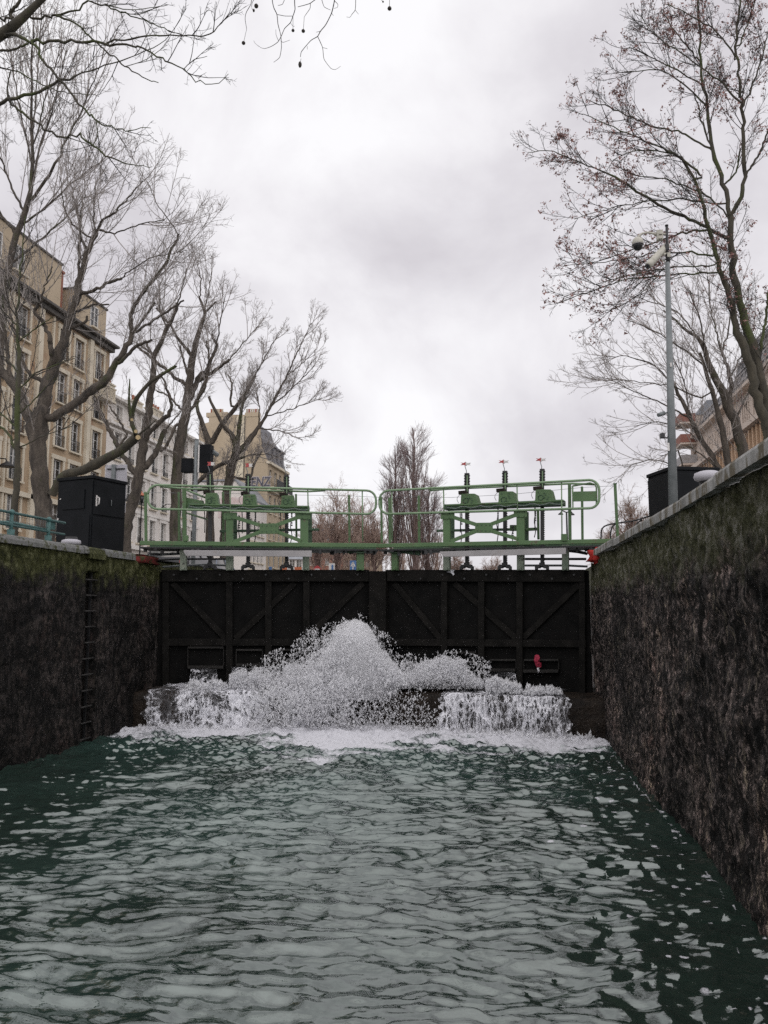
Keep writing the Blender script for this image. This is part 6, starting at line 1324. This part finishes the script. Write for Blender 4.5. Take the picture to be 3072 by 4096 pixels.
# ---- back of a sign panel behind the left hut
Yb_ = 20.; c = at_y(462, 1955, Yb_); m = mpp(c); sn = thing('sign_panel', 'back of a grey sign panel on a post behind the left black hut', 'sign', (c[0], Yb_, QZ))
M['panel'] = surf('sign_back', (.36, .35, .38), (.44, .43, .46), 1., .6, bmp=.05)
mb = MB(); mb.box(c, (91*m, .03, 194*m)); mb.build('panel', M['panel'], sn, .004)
mb = MB(); mb.box((at_y(456, 1955, Yb_)[0], Yb_-.06, (QZ+c[2]+97*m)/2), (15*m, .07, c[2]+97*m-QZ)); mb.build('post', M['steel'], sn)
MB().box(at_y(464, 1876, Yb_-.03), (74*m, .04, 5*m)).build('clamp', M['black'], sn); MB().box(at_y(500, 2000, Yb_-.03), (10*m, .04, 12*m)).build('clamp', M['black'], sn)
# ---- right quay: end post, hoops
Ye = 16.4; p0, p1 = at_y(2471, 2200, Ye), at_y(2460, 1937, Ye); ep = thing('end_post', 'lone green post holding the wire at the right end of the gates', 'post', (p0[0], Ye, QZ))
mb = MB(); mb.bar((p1[0]+.02, Ye, QZ-.02), p1, .055, .05, (0, 1, 0)); mb.build('shaft', M['green'], ep, .004); mb = MB(); mb.box(p1+np.array([0, 0, .01]), (.07, .065, .02)); mb.build('cap', M['green_dark'], ep)
mb = MB(); mb.tube([p1-np.array([0, 0, .03]), LR.P(2328, 1950, -.33)], .0035, 4); mb.build('wire', M['steel'], ep)
q2 = lambda x, y, Y: at_y(1450+x*.633, 1800+y*.633, Y)
hp = thing('hoop_rail', 'bent black pipe hoops curving over the right wall by the end post', 'handrail', (q2(1540, 560, 17.)[0], 17., QZ))
for pts in (((1508, 570), (1508, 520), (1516, 492), (1540, 476), (1600, 463), (1720, 446), (1860, 402)), ((1567, 570), (1568, 520), (1576, 490), (1592, 473), (1610, 464)), ((1720, 520), (1724, 480), (1740, 460), (1765, 440))):
    P = [q2(x, y, 17.) for x, y in pts]; P = [(p[0], p[1], p[2]) for p in P]; P.insert(0, (P[0][0], 17., QZ-.02)); q, rr = resample(P, [.016]*len(P), 26); mb = MB(); mb.tube(q, .016, 8); mb.build('hoop', M['black'], hp)
# ---- lamps
def lantern(label, px, ptop, pbot, Y):
    c = at_y(px, ptop, Y); m = mpp(c); t = thing('street_lamp', label, 'street lamp', (c[0], Y, QZ), group='old street lanterns'); h = (pbot-ptop)*m; z = c[2]-h
    MB().lathe((c[0], Y, QZ), [(.14, 0), (.12, .5), (.06, .6), (.045, 1.6), (.035, z-QZ-.05), (.06, z-QZ)], 12).build('column', M['black'], t)
    MB().lathe((c[0], Y, z), [(.09, 0), (.19, h*.62)], 6).build('lantern_glass', M['glass'], t)
    MB().lathe((c[0], Y, z+h*.62), [(.23, 0), (.20, .03), (.12, h*.2), (.03, h*.3), (.02, h*.42)], 6).build('lantern_cap', M['pot'], t)
lantern('old street lantern on an iron column behind the left end of the railing', 568, 1966, 2012, 46.)
c = at_y(2266, 2050, 60.); t = thing('street_lamp', 'far thin twin street lamp seen through the right end of the railing', 'street lamp', (c[0], 60, QZ), group='old street lanterns')
mb = MB(); mb.tube([(c[0], 60, QZ), c], [.09, .06], 8); mb.tube([c, c+np.array([-.3, 0, .15]), c+np.array([-.42, 0, .0])], .05, 6); mb.tube([c, c+np.array([.3, 0, .1]), c+np.array([.4, 0, -.05])], .05, 6); mb.build('column', M['black'], t)
mb = MB(); mb.lathe(c+np.array([-.42, 0, -.15]), [(.2, 0), (.14, .1), (.04, .16)], 10); mb.lathe(c+np.array([.4, 0, -.2]), [(.2, 0), (.14, .1), (.04, .16)], 10); mb.build('lamp_shade', M['black'], t)
c = at_x(22, 1850, LX+.8); t = thing('street_lamp', 'dark bracket lamp on the front of the tall tan block', 'wall lamp', (LX, c[1], c[2]))
mb = MB(); mb.tube([(LX-.02, c[1], c[2]-.1), (LX+.4, c[1], c[2]+.25), (LX+.8, c[1], c[2]+.2), (LX+.9, c[1], c[2])], .035, 8); mb.build('arm', M['black'], t)
MB().lathe((LX+.9, c[1], c[2]-.25), [(.42, 0), (.34, .12), (.12, .25), (.06, .32)], 14).build('lamp_shade', M['black'], t)
# ---- road signs glimpsed under the walkway
def sign_post(nm, label, px, py, Y, build):
    c = at_y(px, py, Y); m = mpp(c); t = thing(nm, label, 'road sign', (c[0], Y, QZ)); MB().tube([(c[0], Y+.05, QZ), (c[0], Y+.05, c[2]+.2)], .035, 8).build('post', M['steel'], t); build(t, c, m)
M['blue'] = surf('sign_blue', (.05, .12, .26), (.07, .15, .32), 5., .5, bmp=0)
M['orange'] = surf('barrier_orange', (.40, .11, .05), (.5, .16, .07), 5., .6, bmp=0)
def noentry(t, c, m):
    r = 14*m; MB().tube([c, c-np.array([0, .03, 0])], r, 28).build('disc', M['red'], t); mb = MB(); mb.box(c-np.array([0, .04, 0]), (r*1.45, .02, r*.36)); mb.build('bar', M['white'], t)
sign_post('no_entry_sign', 'round red no entry sign peeping over the gate top', 1269, 2277, 70., noentry)
def panel(t, c, m):
    mb = MB(); mb.box(c, (24*m, .03, 34*m)); mb.build('plate', M['white'], t); mb = MB(); mb.box(c-np.array([-3*m, .025, 0]), (8*m, .02, 22*m)); mb.build('symbol', M['blue'], t)
sign_post('information_sign', 'white and blue sign plate over the gate top, right of the no entry sign', 1327, 2270, 72., panel)
def arrow(t, c, m):
    mb = MB(); mb.box(c, (26*m, .03, 40*m)); mb.build('plate', M['blue'], t); mb = MB(); f = -np.array([0, .03, 0]); mb.bar(c+f+np.array([0, 0, -16*m]), c+f+np.array([0, 0, 10*m]), 4*m, .02, (0, 1, 0)); mb.bar(c+f+np.array([-8*m, 0, -4*m]), c+f+np.array([0, 0, 14*m]), 4*m, .02, (0, 1, 0)); mb.bar(c+f+np.array([8*m, 0, -4*m]), c+f+np.array([0, 0, 14*m]), 4*m, .02, (0, 1, 0)); mb.build('symbol', M['white'], t)
sign_post('information_sign', 'blue sign with a white arrow mark left of the green middle legs', 1412, 2262, 72., arrow)
c = at_y(1178, 2275, 62.); t = thing('site_barrier', 'orange and white barrier seen between the last two legs of the left leaf', 'barrier', (c[0], 62, QZ))
for i, mt in enumerate(('orange', 'white', 'orange', 'white')): mb = MB(); mb.box((c[0]-.9+.6*i, 62, c[2]), (.6, .06, .28)); mb.build('plank', M[mt], t)
mb = MB()
for dx in (-1.1, 1.1): mb.box((c[0]+dx, 62.06, (QZ+c[2]+.2)/2), (.08, .06, c[2]+.2-QZ)); mb.box((c[0]+dx, 62.06, QZ+.04), (.1, .7, .08))
mb.build('leg', M['steel'], t)
c = at_y(1082, 2256, 66.); t = thing('notice_column', 'narrow blue notice panel beside the third leg of the left leaf', 'notice', (c[0], 66, QZ)); m = mpp(c)
mb = MB(); mb.box((c[0], 66, QZ+1.5), (12*m, .14, 2.4)); mb.build('panel', M['blue'], t, .02); mb = MB(); mb.box((c[0], 66, QZ+.15), (16*m, .3, .3)); mb.build('foot', M['steel'], t)
# ---- parked cars
def car(label, c, rz, body, L=4.2, Wd=1.75, H=1.48):
    t = thing('parked_car', label, 'car', (c[0], c[1], QZ), rz, 'cars parked along the quays')
    prof = [(-L/2, .35), (-L/2, .78), (-L/2+.12, .92), (-L*.30, .98), (L*.27, .95), (L/2-.1, .80), (L/2, .62), (L/2, .32)]
    mb = MB(); mb.prism([(x, -Wd/2, z) for x, z in prof], (0, Wd, 0)); mb.build('body', body, t, .07, world=False)
    cab = [(-L*.44, .93), (-L*.34, H-.12), (-L*.24, H-.01), (L*.02, H), (L*.12, H-.08), (L*.27, .93)]
    def shell(sc, up): return [(x*sc, z+up) for x, z in cab]
    mb = MB(); a = shell(1, 0); n = len(a); vs = [(x, -(Wd/2-.06-.16*(z-.93)/.55), z) for x, z in a]+[(x, (Wd/2-.06-.16*(z-.93)/.55), z) for x, z in a]
    mb.add(vs, [tuple(range(n))[::-1], tuple(range(n, 2*n))]+[(i, (i+1) % n, n+(i+1) % n, n+i) for i in range(n)]); mb.build('window', M['glass'], t, .02, world=False)
    mb = MB(); r = [(-L*.335, H-.11), (-L*.24, H+.008), (L*.02, H+.018), (L*.115, H-.07)]; n = 4; vs = [(x, -(Wd/2-.19), z) for x, z in r]+[(x, Wd/2-.19, z) for x, z in r]+[(x, -(Wd/2-.19), z-.05) for x, z in r]+[(x, Wd/2-.19, z-.05) for x, z in r]
    mb.add(vs, [(i, i+1, n+i+1, n+i) for i in range(3)]+[(2*n+i, 3*n+i, 3*n+i+1, 2*n+i+1) for i in range(3)]+[(i, 2*n+i, 2*n+i+1, i+1) for i in range(3)]+[(n+i, n+i+1, 3*n+i+1, 3*n+i) for i in range(3)])
    for s in (-1, 1):
        for xa, za, xb, zb_ in ((-L*.44, .93, -L*.335, H-.1), (L*.27, .93, L*.115, H-.07), (-L*.05, .93, -L*.05, H)): mb.bar((xa, s*(Wd/2-.05), za), (xb, s*(Wd/2-.19), zb_), .07, .05, (0, 1, 0))
    mb.build('roof', body, t, .01, world=False)
    for x in (-L*.31, L*.31):
        for s in (-1, 1):
            w_ = MB(); w_.tube([(x, s*(Wd/2-.19), .31), (x, s*(Wd/2+.01), .31)], .31, 20); wh = w_.build('wheel', M['tyre'], t, world=False); r_ = MB(); r_.tube([(x, s*(Wd/2-.1), .31), (x, s*(Wd/2+.02), .31)], .19, 14); r_.build('rim', M['steel'], wh, world=False)
    for s in (-1, 1):
        mb = MB(); mb.box((L/2-.03, s*.62, .70), (.10, .34, .13)); mb.build('headlight', M['white'], t, .02, world=False); mb = MB(); mb.box((-L/2+.02, s*.66, .78), (.08, .26, .16)); mb.build('tail_light', M['red'], t, .02, world=False)
M['car_blue'] = surf('car_blue_grey', (.10, .12, .16), (.12, .14, .18), 1., .25, bmp=0); M['car_white'] = surf('car_silver', (.45, .46, .48), (.52, .53, .55), 1., .25, bmp=0); M['car_dark'] = surf('car_dark', (.02, .02, .024), (.03, .03, .034), 1., .25, bmp=0)
car('dark car parked under the left end of the walkway', at_y(730, 2270, 30.), math.radians(96), M['car_dark'])
car('blue grey car parked farther on, behind the second left leg', at_y(850, 2270, 38.), math.radians(92), M['car_blue'])
car('silver car parked behind the rightmost legs of the right leaf', at_y(2235, 2270, 62.), math.radians(60), M['car_white'])
